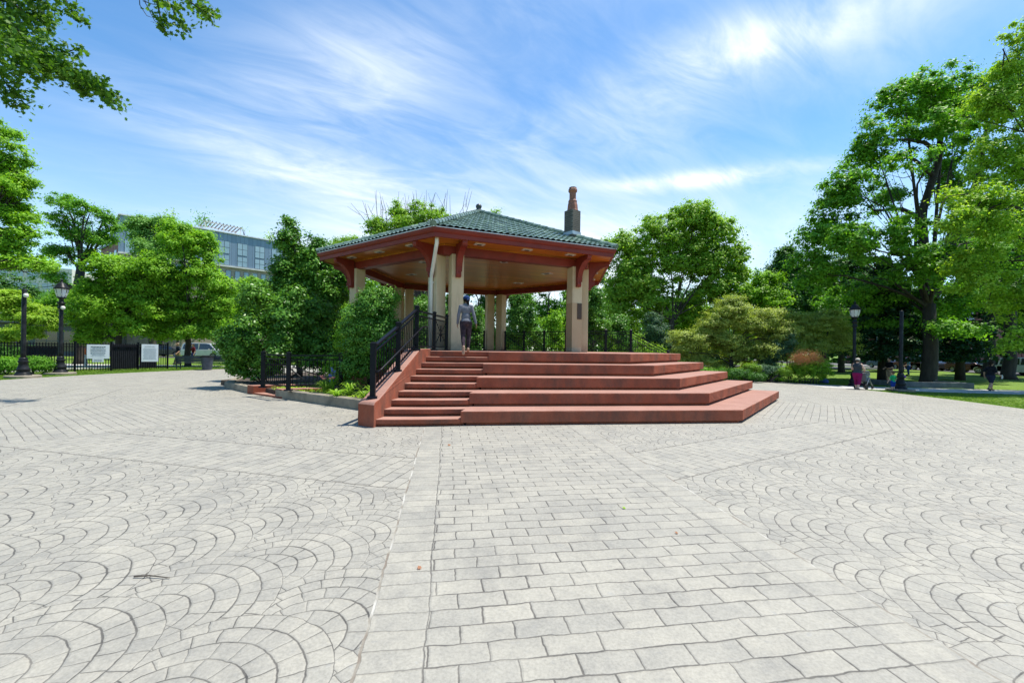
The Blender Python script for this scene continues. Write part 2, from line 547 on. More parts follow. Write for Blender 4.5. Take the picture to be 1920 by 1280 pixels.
strip_sheet('play_surface', [(-48, 26.5), (-27.5, 28.0)], 8.0, .008, M['path'])
# ------------------------------------------------------------------ materials of the built things
def stucco():
    m, g, b, out = new_mat('red_painted_concrete')
    P = g.pos(); x, y, z = g.sep(P)
    n, _ = g.noise(P, 1.7, 6, .6); f, _ = g.noise(P, 30, 4, .7)
    st, _ = g.noise(g.xyz(x * 1.2, y * 1.2, z * .5), 1.5, 8, .70)
    geo = g.node('ShaderNodeNewGeometry'); nx, ny, nz = g.sep(S(g, geo.outputs['Normal']))
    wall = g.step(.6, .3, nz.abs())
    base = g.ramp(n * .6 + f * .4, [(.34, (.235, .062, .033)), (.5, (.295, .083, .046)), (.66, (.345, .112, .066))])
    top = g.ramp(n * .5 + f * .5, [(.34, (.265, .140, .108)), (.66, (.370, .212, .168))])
    base = g.mix(wall, top, base)  # walls darker than treads: shade of the risers put into the colour
    dirt_shade = g.step(.36, .74, st) * wall  # real dirt, spread further to paint in the shade on the risers
    base = g.mix(dirt_shade * .85, base, (.090, .058, .045))
    spot = g.step(.60, .70, n) * (1.0 - wall)
    base = g.mix(spot * .35, base, (.22, .13, .11))
    g.link(base, b.inputs['Base Color']); b.inputs['Roughness'].default_value = .8; b.inputs['Specular IOR Level'].default_value = .15
    bp = g.node('ShaderNodeBump'); bp.inputs['Strength'].default_value = .35; bp.inputs['Distance'].default_value = .012
    g.link(f * .6 + n * .4, bp.inputs['Height']); g.l.new(bp.outputs[0], b.inputs['Normal'])
    return m
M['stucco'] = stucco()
M['red_paint'] = mat('red_brown_paint', (.205, .027, .016), (.160, .021, .013), 2.5, .5, bump=.05, spec=.3)
def cream_paint():
    m = mat('cream_paint', (.60, .475, .31), (.54, .42, .26), 1.3, .6, bump=.08, bscale=40, spec=.25)
    g = G(m.node_tree); b = [n for n in g.n if n.type == 'BSDF_PRINCIPLED'][0]
    src = b.inputs['Base Color'].links[0].from_socket
    P = g.pos(); x, y, z = g.sep(P)
    st, _ = g.noise(g.xyz(x * 9.0, y * 9.0, z * .8), 1.0, 5, .6); f, _ = g.noise(P, 11, 4)
    foot = g.step(PLAT + .45, PLAT, z + (f - .5) * .5)
    c = g.mix(foot * .55, S(g, src), (.20, .155, .115)); c = g.mix(g.step(.52, .72, st) * .28, c, (.30, .235, .16))
    g.link(c, b.inputs['Base Color']); return m
M['cream'] = cream_paint()
M['white_paint'] = mat('white_paint', (.72, .71, .67), (.6, .59, .55), 2, .45)
M['flash'] = mat('metal_drip_edge', (.74, .73, .72), (.55, .54, .53), 4, .4, metal=.2)
M['black_metal'] = mat('black_painted_metal', (.009, .010, .014), (.006, .007, .010), 6, .38, bump=.03, spec=.12)
M['dark_iron'] = mat('dark_iron', (.022, .024, .027), (.008, .009, .010), 5, .38, bump=.05, spec=.14)
M['concrete'] = mat('kerb_concrete', (.27, .235, .175), (.15, .132, .10), 2.2, .85, bump=.35, bscale=22)
M['brick_dark'] = None
def brick_mat(name, c1, c2, mort, sc=1.0, bw=.22, bh=.075):
    m, g, b, out = new_mat(name)
    tc = g.node('ShaderNodeTexCoord'); x, y, z = g.sep(S(g, tc.outputs['Object']))
    bt = g.node('ShaderNodeTexBrick'); g.set(bt.inputs['Vector'], g.xyz((x + y) * sc, z * sc, 0.0))
    bt.inputs['Scale'].default_value = 1; bt.inputs['Brick Width'].default_value = bw; bt.inputs['Row Height'].default_value = bh
    bt.inputs['Mortar Size'].default_value = .008
    bt.inputs['Color1'].default_value = (*c1, 1); bt.inputs['Color2'].default_value = (*c2, 1); bt.inputs['Mortar'].default_value = (*mort, 1)
    n, _ = g.noise(S(g, tc.outputs['Object']), 3, 5)
    colr = g.mix(1.0, S(g, bt.outputs[0]), g.ramp(n, [(.3, (.7, .7, .7)), (.7, (1.1, 1.1, 1.1))]), 'MULTIPLY')
    g.link(colr, b.inputs['Base Color']); b.inputs['Roughness'].default_value = .8
    return m
M['brick_dark'] = brick_mat('sooty_brick', (.055, .048, .042), (.10, .082, .066), (.16, .15, .13))
M['terracotta'] = mat('terracotta', (.29, .115, .072), (.18, .075, .05), 5, .65, bump=.15)
def wood_mat(name, c1, c2, rough, direction):
    m, g, b, out = new_mat(name)
    P = g.pos(); x, y, z = g.sep(P)
    ca, sa = cos(direction), sin(direction)
    u = (x - CX) * ca + (y - CY) * sa; v = (y - CY) * ca - (x - CX) * sa
    row = (v / .13).floor()
    gap = g.step(.006, .002, (.5 - ((v / .13).fract() - .5).abs()) * .13)
    gr, _ = g.noise(g.xyz(u * .8, v * 14.0, row * 3.7), 1.4, 6, .6)
    h = g.white(g.xyz(row, (u / 2.4 + row * .37).floor(), 0.0))
    colr = g.ramp(gr * .6 + h * .4, [(.25, c2), (.7, c1)])
    colr = g.mix(gap * .75, colr, (.05, .022, .008))
    g.link(colr, b.inputs['Base Color']); b.inputs['Roughness'].default_value = rough; b.inputs['Specular IOR Level'].default_value = .35
    return m
def tile_mat():
    m, g, b, out = new_mat('green_glazed_tile')
    P = g.pos()
    n, _ = g.noise(P, 2.6, 5, .6); f, _ = g.noise(P, 9.0, 4)
    colr = g.ramp(n * .5 + f * .5, [(.34, (.058, .096, .078)), (.5, (.118, .180, .148)), (.66, (.205, .280, .235))])
    vo = g.node('ShaderNodeTexVoronoi'); vo.inputs['Scale'].default_value = 3.4; g.set(vo.inputs['Vector'], P)
    v1 = g.white(S(g, vo.outputs['Position']))
    colr = g.mix(1.0, colr, g.ramp(v1, [(0, (.62, .66, .64)), (.8, (1.12, 1.1, 1.08)), (1, (1.5, 1.4, 1.25))]), 'MULTIPLY')
    moss = g.step(.60, .72, n)
    colr = g.mix(moss * .4, colr, (.085, .075, .045))
    g.link(colr, b.inputs['Base Color']); b.inputs['Roughness'].default_value = .34; b.inputs['Specular IOR Level'].default_value = .6
    return m
M['tile'] = tile_mat()
M['lamp_metal'] = mat('fixture_metal', (.62, .61, .58), (.5, .5, .48), 5, .35)
M['lamp_dark'] = mat('dark_fixture_opening', (.03, .03, .03), (.02, .02, .02), 5, .5)
M['bronze'] = mat('bronze_plaque', (.075, .055, .042), (.10, .07, .055), 22, .6, metal=0.0, bump=.3, spec=.15)

# ------------------------------------------------------------------ stepped terrace
def fline(i, x, shift=0.0):
    """y on the front line of tier i (moved inwards by shift)"""
    c = C1 + (i - 1) * CV
    return c[1] + (x - c[0]) * math.tan(TH) + shift / cos(TH)
RE0, RE1 = 17.219, -.477
def rline(x): return RE0 + RE1 * (x - 6)
def endpt(i):
    c = C1 + (i - 1) * CV
    s = (rline(c[0]) - c[1]) / (sin(PS) - RE1 * cos(PS))
    return c + s * np.array([cos(PS), sin(PS)])
def isect(p, d, i, shift=0.0):
    """where the line p + k d meets the front line of tier i"""
    k = (fline(i, p[0], shift) - p[1]) / (d[1] - d[0] * math.tan(TH))
    return np.array([p[0] + k * d[0], p[1] + k * d[1]])
SR_P, SR_D = np.array([-1.10, 9.45]), np.array([.135, .99])      # stair edge beside the tiers
SL_P, SL_D = np.array([-2.88, 9.15]), np.array([.136, .99])      # stair edge beside the cheek wall
terr = thing('stepped_terrace', (3.0, 12.0, 0), 'broad red painted concrete terrace of five deep steps in front of the pavilion', 'steps')
def inset_corner(i, w):
    return (C1 + (i - 1) * CV) + w * CV / .78
def tier_poly(i, w=0.0):
    sh = w
    a = isect(SR_P + np.array([w, 0]), SR_D, i, sh)
    c = (C1 + (i - 1) * CV) + CV * (w / .78)
    e = endpt(i) + (C1 * 0 + CV * (w / .78)) * .9 - np.array([w * .4, 0])
    ein = np.array([endpt(5)[0] - 1.6, rline(endpt(5)[0] - 1.6) - .02 * i])
    ain = isect(SR_P + np.array([w, 0]), SR_D, 5, .9 + .02 * i)
    return [tuple(a), tuple(c), tuple(e), tuple(ein), tuple(ain)]
for i in range(1, 5):
    z1 = i * TIER
    zb = (i - 1) * TIER
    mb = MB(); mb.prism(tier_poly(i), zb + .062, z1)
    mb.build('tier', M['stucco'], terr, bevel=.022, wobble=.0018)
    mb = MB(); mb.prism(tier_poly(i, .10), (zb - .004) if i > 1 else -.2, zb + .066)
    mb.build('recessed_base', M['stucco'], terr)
# top tier = floor of the pavilion
aL = isect(SL_P, SL_D, 5)
hexp = [(CX + 6.45 * cos(radians(-96.93 + 60 * k)), CY + 6.45 * sin(radians(-96.93 + 60 * k))) for k in range(6)]
c5 = C1 + 4 * CV; e5 = endpt(5)
aR = isect(SR_P, SR_D, 5); aRb = isect(SR_P, SR_D, 5, .39); aLb = isect(SL_P, SL_D, 5, .39)
floor_poly = [tuple(aLb), tuple(aRb), tuple(aR), tuple(c5), tuple(e5), (7.0, 22.3), (6.4, 23.2), hexp[2], hexp[3], hexp[4], hexp[5], (-3.1, 14.25), (-2.98, 12.6)]
def inset_poly(poly, w):
    cx = sum(p[0] for p in poly) / len(poly); cy = sum(p[1] for p in poly) / len(poly)
    out = []
    for x, y in poly:
        L = hypot(cx - x, cy - y); out.append((x + (cx - x) / L * w, y + (cy - y) / L * w))
    return out
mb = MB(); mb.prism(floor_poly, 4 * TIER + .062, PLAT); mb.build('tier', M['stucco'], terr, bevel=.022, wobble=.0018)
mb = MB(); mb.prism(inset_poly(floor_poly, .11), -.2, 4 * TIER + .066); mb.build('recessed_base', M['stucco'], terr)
# the flight of ten low steps
for j in range(1, 11):
    i = (j + 1) // 2; sh = 0.0 if j % 2 else .385
    z1 = j * TIER / 2; z0 = (j - 1) * TIER / 2
    def sp(w):
        l0 = isect(SL_P + np.array([-.06, 0]), SL_D, i, sh + w); r0 = isect(SR_P + np.array([.05, 0]), SR_D, i, sh + w)
        l1 = isect(SL_P + np.array([-.06, 0]), SL_D, i, sh + .93); r1 = isect(SR_P + np.array([.05, 0]), SR_D, i, sh + .93)
        mid = (l0 + r0) / 2 + np.array([.0, -.045 if w == 0 else 0])
        rr_ = r0 + np.array([-.10, -.03 if w == 0 else 0])
        return [tuple(l0), tuple(mid), tuple(rr_), tuple(r0 + np.array([0, .05])), tuple(r1), tuple(l1)]
    if j == 10:
        mb = MB(); l0 = isect(SL_P + np.array([-.06, 0]), SL_D, 5, .36); r0 = isect(SR_P + np.array([.05, 0]), SR_D, 5, .36)
        mb.prism([tuple(l0), tuple(r0), tuple(r0 + np.array([0, .3])), tuple(l0 + np.array([0, .3]))], z0 + .03, z1 - .004)
        mb.build('stair_step', M['stucco'], terr, bevel=.012)
        continue
    mb = MB(); mb.prism(sp(0.0), z0 + .055, z1 - .003); mb.build('stair_step', M['stucco'], terr, bevel=.014, wobble=.0020)
    mb = MB(); mb.prism(sp(.075), z0 - .02 if j > 1 else -.2, z0 + .06); mb.build('recessed_base', M['stucco'], terr)
# sloping cheek wall on the west side of the flight
mb = MB()
prof = [(9.0, -.15), (9.0, .47), (9.06, .53), (9.28, .575), (11.75, 1.665), (12.62, 1.675), (12.62, -.15)]
V = []
for side in (0, 1):
    for yy, zz in prof:
        xr = SL_P[0] + (yy - SL_P[1]) * SL_D[0] / SL_D[1]
        if side: V.append((xr, yy + .02, zz))
        else: V.append((xr - .43, yy + .27 if yy < 9.4 else yy + .1, zz))
n = len(prof)
F = [list(range(n)), list(range(n, 2 * n))[::-1]] + [[k, n + k, n + (k + 1) % n, (k + 1) % n] for k in range(n)]
mb.add(V, F); mb.build('cheek_wall', M['stucco'], terr, bevel=.025, wobble=.0018)

# ------------------------------------------------------------------ railings
def rail_post(parent, x, y, z0, z1, w=.095, plate=True, name='post'):
    mb = MB(); mb.box((x, y, (z0 + z1) / 2), (w, w, z1 - z0), rz=radians(8))
    mb.box((x, y, z1 + .012), (w * 1.28, w * 1.28, .028), rz=radians(8)); mb.box((x, y, z1 + .038), (w * 1.05, w * 1.05, .03), rz=radians(8), top=.55)
    p = mb.build(name, M['black_metal'], parent)
    if plate:
        mb = MB(); mb.box((x, y, z0 + .02), (w * 2.0, w * 2.0, .04), rz=radians(8), top=.86)
        mb.build('base_plate', M['black_metal'], p)
    return p
def rail_panel(parent, a, b, h0, h1, star=False, gap=.115, hand=False, cap=.06):
    """a, b: foot points (x,y,z) between two posts; h0/h1 heights of bottom and top rail"""
    a = np.array(a, float); b = np.array(b, float)
    L = hypot(b[0] - a[0], b[1] - a[1])
    up = np.array([0, 0, 1.0])
    mb = MB(); mb.bar(a + up * h1, b + up * h1, cap, .045); mb.build('top_rail', M['black_metal'], parent)
    mb = MB(); mb.bar(a + up * (h1 - .13), b + up * (h1 - .13), .035, .035); mb.build('second_rail', M['black_metal'], parent)
    mb = MB(); mb.bar(a + up * h0, b + up * h0, .035, .04); mb.build('bottom_rail', M['black_metal'], parent)
    k = max(2, int(L / gap))
    for i in range(1, k):
        t = i / k; p = a + (b - a) * t
        mb = MB(); mb.bar(p + up * h0, p + up * (h1 - .13), .017, .017); mb.build('baluster', M['black_metal'], parent)
    if star:
        n = np.array([-(b - a)[1], (b - a)[0], 0]) / L * .016
        mb = MB(); ht = h1 - .13
        mb.bar(a + up * h0 + n, b + up * ht + n, .012, .03); mb.bar(a + up * ht - n, b + up * h0 - n, .012, .03)
        c = (a + b) / 2 + up * (h0 + ht) / 2
        mb.bar(c - (b - a) * .25, c + (b - a) * .25, .03, .02); mb.bar(c + up * -.26, c + up * .26, .03, .02)
        mb.build('star_brace', M['black_metal'], parent)
STR = thing('stair_railing', (-2.9, 10.5, .6), 'black metal railing with sloping handrail along the red stair wall', 'railing')
PA, PB, PC = (-3.06, 9.42, .60), (-2.83, 10.62, 1.13), (-2.64, 11.78, 1.66)
for p in (PA, PB, PC): rail_post(STR, p[0], p[1], p[2] - .02, p[2] + 1.16, .115)
for p, q in ((PA, PB), (PB, PC)): rail_panel(STR, p, q, .14, 1.10, cap=.085)
pts = []
for p, dx, dz in ((PA, .05, .70), (PA, .17, .70), (PA, .19, .71)): pass
a_, b_ = np.array(PA) + (.17, .02, .62), np.array(PC) + (.17, .02, .62)
mb = MB(); mb.tube([np.array(PA) + (.05, -.02, .56), np.array(PA) + (.12, -.02, .555), a_ + (.0, .06, .0), b_, b_ + (.02, .5, .02)], .021, 10)
mb.build('handrail', M['black_metal'], STR, smooth=True)
for p in (PA, PB, PC):
    mb = MB(); mb.tube([np.array(p) + (.05, 0, .58), np.array(p) + (.17, .02, .60)], .011, 6); mb.build('rail_bracket', M['black_metal'], STR)
PL = thing('platform_railing', (-2.5, 12.5, PLAT), 'black metal railing with star braces between the stair head and the pavilion columns', 'railing')
QB, QC = (-2.40, 13.15, PLAT), (-2.22, 14.45, PLAT)
for p in (QB, QC): rail_post(PL, p[0], p[1], p[2], p[2] + 1.16, .10)
rail_panel(PL, (PC[0] + .05, PC[1] + .06, PLAT), QB, .12, 1.10, star=False)
rail_panel(PL, QB, QC, .12, 1.10, star=True)

# ------------------------------------------------------------------ pavilion
pav = thing('pavilion', (CX, CY, 0), 'hexagonal park pavilion with green tiled roof, red beams and cream column pairs', 'pavilion')
E_Z = H + 3.84; PEAK = H + 6.50; SOF = H + 3.58; BEAM0 = H + 3.245
ang = [radians(-96.93 + 60 * k) for k in range(6)]
def hv(k, r): return np.array([CX + r * cos(ang[k % 6]), CY + r * sin(ang[k % 6])])
M['soffit'] = wood_mat('varnished_wood', (.54, .200, .024), (.30, .095, .010), .30, radians(23))
# roof faces of barrel tiles
def roof_face(k):
    a, b = hv(k, EAVE_R + .06), hv(k + 1, EAVE_R + .06)
    mid = (a + b) / 2; L = np.linalg.norm(b - a); eu = (b - a) / L
    c = np.array([CX, CY]); inn = c - mid; D = np.linalg.norm(inn); ei = inn / D
    z0 = E_Z + .03; rise = PEAK - z0; sl = hypot(D, rise)
    nrm = np.array([-ei[0] * rise / sl, -ei[1] * rise / sl, D / sl])
    nc = 21; V = []; F = []
    du = .04; nu = int(L / du)
    us = np.linspace(-L / 2, L / 2, nu)
    rows = []
    for ci in range(nc):
        for fr in (0.0, .5, 1.0):
            w = (ci + fr) / nc
            half = L / 2 * (1 - w) + 1e-4
            rows.append((w, half, fr, ci))
    for w, half, fr, ci in rows:
        for u in us:
            uu = min(max(u, -half), half)
            prof = abs(math.sin(pi * uu / .22))
            hgt = .050 * prof ** .8 + .030 * (1 - fr) + .007 * math.sin(math.floor(uu / .22) * 12.9898 + ci * 78.233 + k)
            if abs(u) > half: hgt = .02
            p = np.array([*(mid + ei * D * w + eu * uu), z0 + rise * w]) + nrm * hgt
            V.append(p)
    nr = len(rows)
    for r in range(nr - 1):
        if True:
            for i in range(nu - 1):
                if us[i + 1] < -rows[r][1] or us[i] > rows[r][1]: continue
                F.append((r * nu + i, r * nu + i + 1, (r + 1) * nu + i + 1, (r + 1) * nu + i))
    mb = MB(); mb.add(V, F)
    o = mb.build('roof_tiles', M['tile'], pav)
for k in range(6): roof_face(k)
# closed deck under the tiles
mb = MB()
for k in range(6):
    a, b = hv(k, EAVE_R - .1), hv(k + 1, EAVE_R - .1)
    mb.add([(*a, E_Z - .06), (*b, E_Z - .06), (CX, CY, PEAK - .08)], [(0, 1, 2)])
mb.build('roof_deck', M['red_paint'], pav)
# hip ridges
for k in range(6):
    a = np.array([*hv(k, EAVE_R + .1), E_Z + .09]); b = np.array([CX, CY, PEAK + .07])
    mb = MB(); n = 20
    for i in range(n):
        p, q = a + (b - a) * (i / n), a + (b - a) * ((i + 1.12) / n)
        mb.tube([p, q], [.115, .092], 10)
    mb.build('hip_ridge', M['tile'], pav, smooth=False)
mb = MB(); mb.lathe([(.05, -.1), (.16, .0), (.17, .1), (.10, .16), (.13, .22), (.15, .30), (.10, .38), (.0, .42)], (CX, CY, PEAK + .02), 14)
mb.build('finial', mat('dark_finial', (.05, .06, .06), None, 4, .4), pav, smooth=True)
# fascia, gutter and drip edge: one run per side
for k in range(6):
    def strip(r0, r1, za, zb):
        A, B = hv(k, r0), hv(k + 1, r0); Cc, Dd = hv(k + 1, r1), hv(k, r1)
        m_ = MB(); m_.add([(*A, za), (*B, za), (*B, zb), (*A, zb), (*Dd, za), (*Cc, za), (*Cc, zb), (*Dd, zb)],
                          [(0, 1, 2, 3), (5, 4, 7, 6), (3, 2, 6, 7), (1, 0, 4, 5)]); return m_
    strip(EAVE_R - .02, EAVE_R - .12, SOF - .02, SOF + .16).build('fascia', M['red_paint'], pav)
    m_ = MB(); A, B = hv(k, EAVE_R), hv(k + 1, EAVE_R); d = (B - A) / np.linalg.norm(B - A); nrm = np.array([d[1], -d[0]])
    secs = [(-.03, .11), (.02, .13), (.065, .19), (.075, .262), (.06, .262), (-.03, .262)]
    V = []
    for (o_, zz) in secs:
        for e_, kk in ((A, k), (B, k + 1)):
            q = hv(kk, EAVE_R + o_ / cos(pi / 6)); V.append((*q, SOF + zz))
    F = [(2 * i, 2 * i + 1, (2 * i + 3) % 12, (2 * i + 2) % 12) for i in range(6)]
    m_.add(V, F); m_.build('gutter', M['red_paint'], pav, smooth=False)
    strip(EAVE_R + .09, EAVE_R - .15, SOF + .266, SOF + .29).build('drip_edge', M['flash'], pav)
# soffit + ceiling
mb = MB(); mb.prism([tuple(hv(k, EAVE_R - .06)) for k in range(6)], SOF, SOF + .05); mb.build('soffit', M['soffit'], pav)
# beams
for k in range(6):
    A, B = hv(k, COL_R + .05), hv(k + 1, COL_R + .05)
    ei = (np.array([CX, CY]) - (A + B) / 2); ei /= np.linalg.norm(ei)
    w = .34
    P4 = [hv(k, COL_R + .14), hv(k + 1, COL_R + .14), hv(k + 1, COL_R - .25), hv(k, COL_R - .25)]
    mb = MB(); mb.prism([tuple(p) for p in P4], BEAM0, SOF - .002); mb.build('beam', M['red_paint'], pav)
    P4 = [hv(k, COL_R + .17), hv(k + 1, COL_R + .17), hv(k + 1, COL_R - .28), hv(k, COL_R - .28)]
    mb = MB(); mb.prism([tuple(p) for p in P4], SOF - .05, SOF - .004); mb.build('beam_moulding', M['soffit'], pav)
# columns (a pair at every corner) and their brackets
DEL = .40
def column(k, toward):
    c = hv(k, COL_R - .06); nb = hv(k + toward, COL_R - .06)
    d = (nb - c) / np.linalg.norm(nb - c)
    p = c + d * DEL
    rz = atan2(d[1], d[0])
    mb = MB(); mb.box((p[0], p[1], (PLAT + BEAM0) / 2 + .01), (.44, .44, BEAM0 - PLAT + .02), rz=rz)
    o = mb.build('column', M['cream'], pav, bevel=.02)
    # bracket: outwards, square to the side
    mid = (c + nb) / 2; out = mid - np.array([CX, CY]); out /= np.linalg.norm(out)
    f = p + out * .22
    L, Hh = .80, 1.12
    prof = [(0, 0), (0, -Hh), (.11, -Hh), (.15, -Hh + .10), (.14, -Hh + .18)]
    for t in np.linspace(0.02, 1, 9):
        prof.append((.14 + (L - .16) * (1 - cos(t * pi / 2)), -Hh + .18 + (Hh - .36) * sin(t * pi / 2)))
    prof += [(L - .01, -.17), (L + .03, -.10), (L + .03, 0)]
    th = .085
    V = []
    for sgn in (-1, 1):
        for (o_, zz) in prof:
            q = f + out * o_ + d * sgn * th
            V.append((q[0], q[1], SOF - .004 + zz))
    n = len(prof)
    F = [list(range(n)), list(range(n, 2 * n))[::-1]] + [[i, n + i, n + (i + 1) % n, (i + 1) % n] for i in range(n)]
    mb = MB(); mb.add(V, F); br = mb.build('bracket', M['red_paint'], o if False else pav)
    # raised curved edge of the bracket
    mb = MB(); pts = [(f[0] + out[0] * o_, f[1] + out[1] * o_, SOF + zz) for o_, zz in prof[4:-2]]
    for a, b in zip(pts[:-1], pts[1:]): mb.bar(a, b, .21, .03)
    mb.build('bracket_edge', M['red_paint'], br)
    return p, rz, d, out
cols = {}
for k in range(6):
    for tw in (1, -1): cols[(k, tw)] = column(k, tw)
# two-tone repaint and plaque on the eastern column
p, rz, d, out = cols[(1, -1)]
mb = MB()
mb.box((p[0], p[1], PLAT + 1.05), (.446, .446, 1.75), rz=rz)
mb.build('column_repaint', mat('tan_repaint', (.47, .32, .185), (.43, .29, .16), 1.5, .6), pav)
q = p + out * .232 - d * .10
mb = MB(); mb.box((q[0], q[1], PLAT + 1.60), (.20, .03, .62), rz=rz); mb.build('plaque', M['bronze'], pav, bevel=.006)
# downspout on the near corner
p, rz, d, out = cols[(0, -1)]
f = p + out * .29 + d * -.02
hk = hv(0, EAVE_R - .30)
mb = MB(); mb.tube([(hk[0], hk[1], SOF + .08), (hk[0], hk[1], SOF - .16), (hk[0] * .86 + f[0] * .14, hk[1] * .86 + f[1] * .14, SOF - .28), (f[0] * .93 + hk[0] * .07, f[1] * .93 + hk[1] * .07, SOF - 1.05), (f[0], f[1], SOF - 1.2), (f[0], f[1], PLAT + .05)], .062, 10)
mb.build('downspout', M['white_paint'], pav, smooth=True)
for zz in (SOF - 1.3, SOF - 2.4):
    mb = MB(); mb.box((f[0], f[1] + .03, zz), (.17, .08, .04), rz=rz); mb.build('pipe_clip', M['white_paint'], pav)
# ceiling lights: three in each eave, some under the ceiling
def fixture(x, y, rz, w=.36, dpt=.22, flush=False):
    mb = MB(); mb.box((x, y, SOF - .012), (w, dpt, .03), rz=rz); l = mb.build('ceiling_light', M['lamp_metal'], pav)
    mb = MB(); mb.box((x, y, SOF - .03), (w * .45, dpt * .5, .012), rz=rz); mb.build('lens', M['lamp_dark'], l)
for k in range(6):
    a, b = hv(k, (EAVE_R + COL_R) / 2 + .1), hv(k + 1, (EAVE_R + COL_R) / 2 + .1)
    for t in (.22, .5, .78):
        q = a + (b - a) * t; fixture(q[0], q[1], atan2((b - a)[1], (b - a)[0]))
for k in range(6):
    q = np.array([CX, CY]) + 3.3 * np.array([cos(ang[k] + pi / 6), sin(ang[k] + pi / 6)])
    fixture(q[0], q[1], ang[k], .5, .3)
# chimney on the eastern hip
hp = hv(1, EAVE_R); t = .735
chx, chy = CX + (hp[0] - CX) * t, CY + (hp[1] - CY) * t
zr = PEAK - (PEAK - E_Z) * t
rzc = radians(40)
mb = MB(); mb.box((chx, chy, zr + .40), (.46, .46, 1.4), rz=rzc); ch = mb.build('chimney', M['brick_dark'], pav)
mb = MB(); mb.box((chx, chy, zr + .16), (.50, .50, .14), rz=rzc); mb.build('flashing', mat('lead_flashing', (.42, .46, .50), None, 3, .45, metal=.5), ch)
mb = MB(); mb.lathe([(r_ * .84, 1.10 + (z_ - 1.40) * .90) for r_, z_ in [(.29, 1.40), (.27, 1.46), (.25, 1.66), (.215, 1.78), (.225, 1.84), (.17, 1.92), (.165, 2.22), (.18, 2.25), (.225, 2.29), (.225, 2.36), (.19, 2.41), (.19, 2.46), (.15, 2.47), (.11, 2.2)]], (chx, chy, zr), 8, rot=rzc + pi / 8)
mb.build('chimney_pot', M['terracotta'], ch)

# railings between the columns
def side_rail(k, label, split):
    a = cols[(k, 1)][0]; b = cols[(k + 1 if k < 5 else 0, -1)][0]
    d = (b - a) / np.linalg.norm(b - a)
    a = a + d * .34; b = b - d * .34
    r = thing('column_railing', (*((a + b) / 2), PLAT), label, 'railing', 'railings between the rear columns')
    n = split
    P = [a + (b - a) * i / n for i in range(n + 1)]
    for p in P: rail_post(r, p[0], p[1], PLAT, PLAT + 1.12, .10)
    for p, q in zip(P[:-1], P[1:]): rail_panel(r, (*p, PLAT), (*q, PLAT), .12, 1.06, star=True, gap=.13)
side_rail(2, 'black star braced railing between rear columns, seen past the column with the plaque', 3)
side_rail(3, 'black star braced railing across the back of the pavilion behind the climbing person', 3)
side_rail(4, 'black star braced railing between rear columns behind the bush beside the stair', 3)
r = thing('landing_railing', (5, 22.6, PLAT), 'black railing on the terrace beyond the plaque column, sloping down at its end', 'railing')
P = [(3.75, 22.4, PLAT), (4.9, 22.35, PLAT), (6.2, 22.3, PLAT)]
for p in P: rail_post(r, p[0], p[1], p[2], p[2] + 1.15, .11)
rail_panel(r, P[0], P[1], .12, 1.08, star=True); rail_panel(r, P[1], P[2], .12, 1.08, star=True)
E1 = (8.05, 22.0, .62)
rail_post(r, *E1, E1[2] + 1.08, .11)
rail_panel(r, P[2], E1, .12, 1.04)
mb = MB(); mb.tube([(6.2, 22.2, PLAT + .7), (8.05, 21.9, .62 + .7)], .02, 8); mb.build('handrail', M['black_metal'], r)
# ------------------------------------------------------------------ leaves
LEAF = {
    'oval': np.array([(0, -.5, 0), (.27, -.08, .05), (.20, .22, .05), (0, .5, -.04), (-.20, .22, .05), (-.27, -.08, .05)]),
    'maple': np.array([(0, -.48, 0), (.16, -.30, .02), (.46, -.22, .03), (.30, .02, .02), (.44, .26, 0), (.17, .20, .02), (0, .52, -.05),
                       (-.17, .20, .02), (-.44, .26, 0), (-.30, .02, .02), (-.46, -.22, .03), (-.16, -.30, .02)]),
    'quad': np.array([(0, -.5, 0), (.34, 0, .06), (0, .5, 0), (-.34, 0, .06)]),
    'blade': np.array([(-.05, -.5, 0), (.05, -.5, 0), (.04, .2, .05), (0, .5, -.02)]),
}
def unit(v): return v / np.maximum(np.linalg.norm(v, axis=1, keepdims=True), 1e-9)
def place_leaves(C, N, size, shape, rng, spin=None):
    """one leaf polygon per centre, facing N"""
    T = LEAF[shape]; n = len(C)
    N = unit(N)
    r = rng.normal(size=(n, 3)) if spin is None else spin
    U = unit(np.cross(N, r)); W = np.cross(N, U)
    s = size * rng.uniform(.65, 1.3, (n, 1))
    V = C[:, None, :] + (T[None, :, 0:1] * U[:, None, :] + T[None, :, 1:2] * W[:, None, :] + T[None, :, 2:3] * N[:, None, :]) * s[:, None, :]
    return V.reshape(-1, 3)
def clump_points(lobes, n_clumps, rng, shell=.45):
    """positions spread through the outer part of the lobes (cx,cy,cz,rx,ry,rz)"""
    L = np.array(lobes, float)
    wgt = (L[:, 3] * L[:, 4] * L[:, 5]) ** (2 / 3); wgt /= wgt.sum()
    idx = rng.choice(len(L), n_clumps, p=wgt)
    d = unit(rng.normal(size=(n_clumps, 3)))
    d[:, 2] = np.where((d[:, 2] < -.35) & (rng.random(n_clumps) < .6), -d[:, 2], d[:, 2])
    rad = 1 - shell * rng.random((n_clumps, 1)) ** 1.6
    rad *= rng.uniform(.80, 1.06, (n_clumps, 1))
    return L[idx, :3] + d * rad * L[idx, 3:6], idx, d
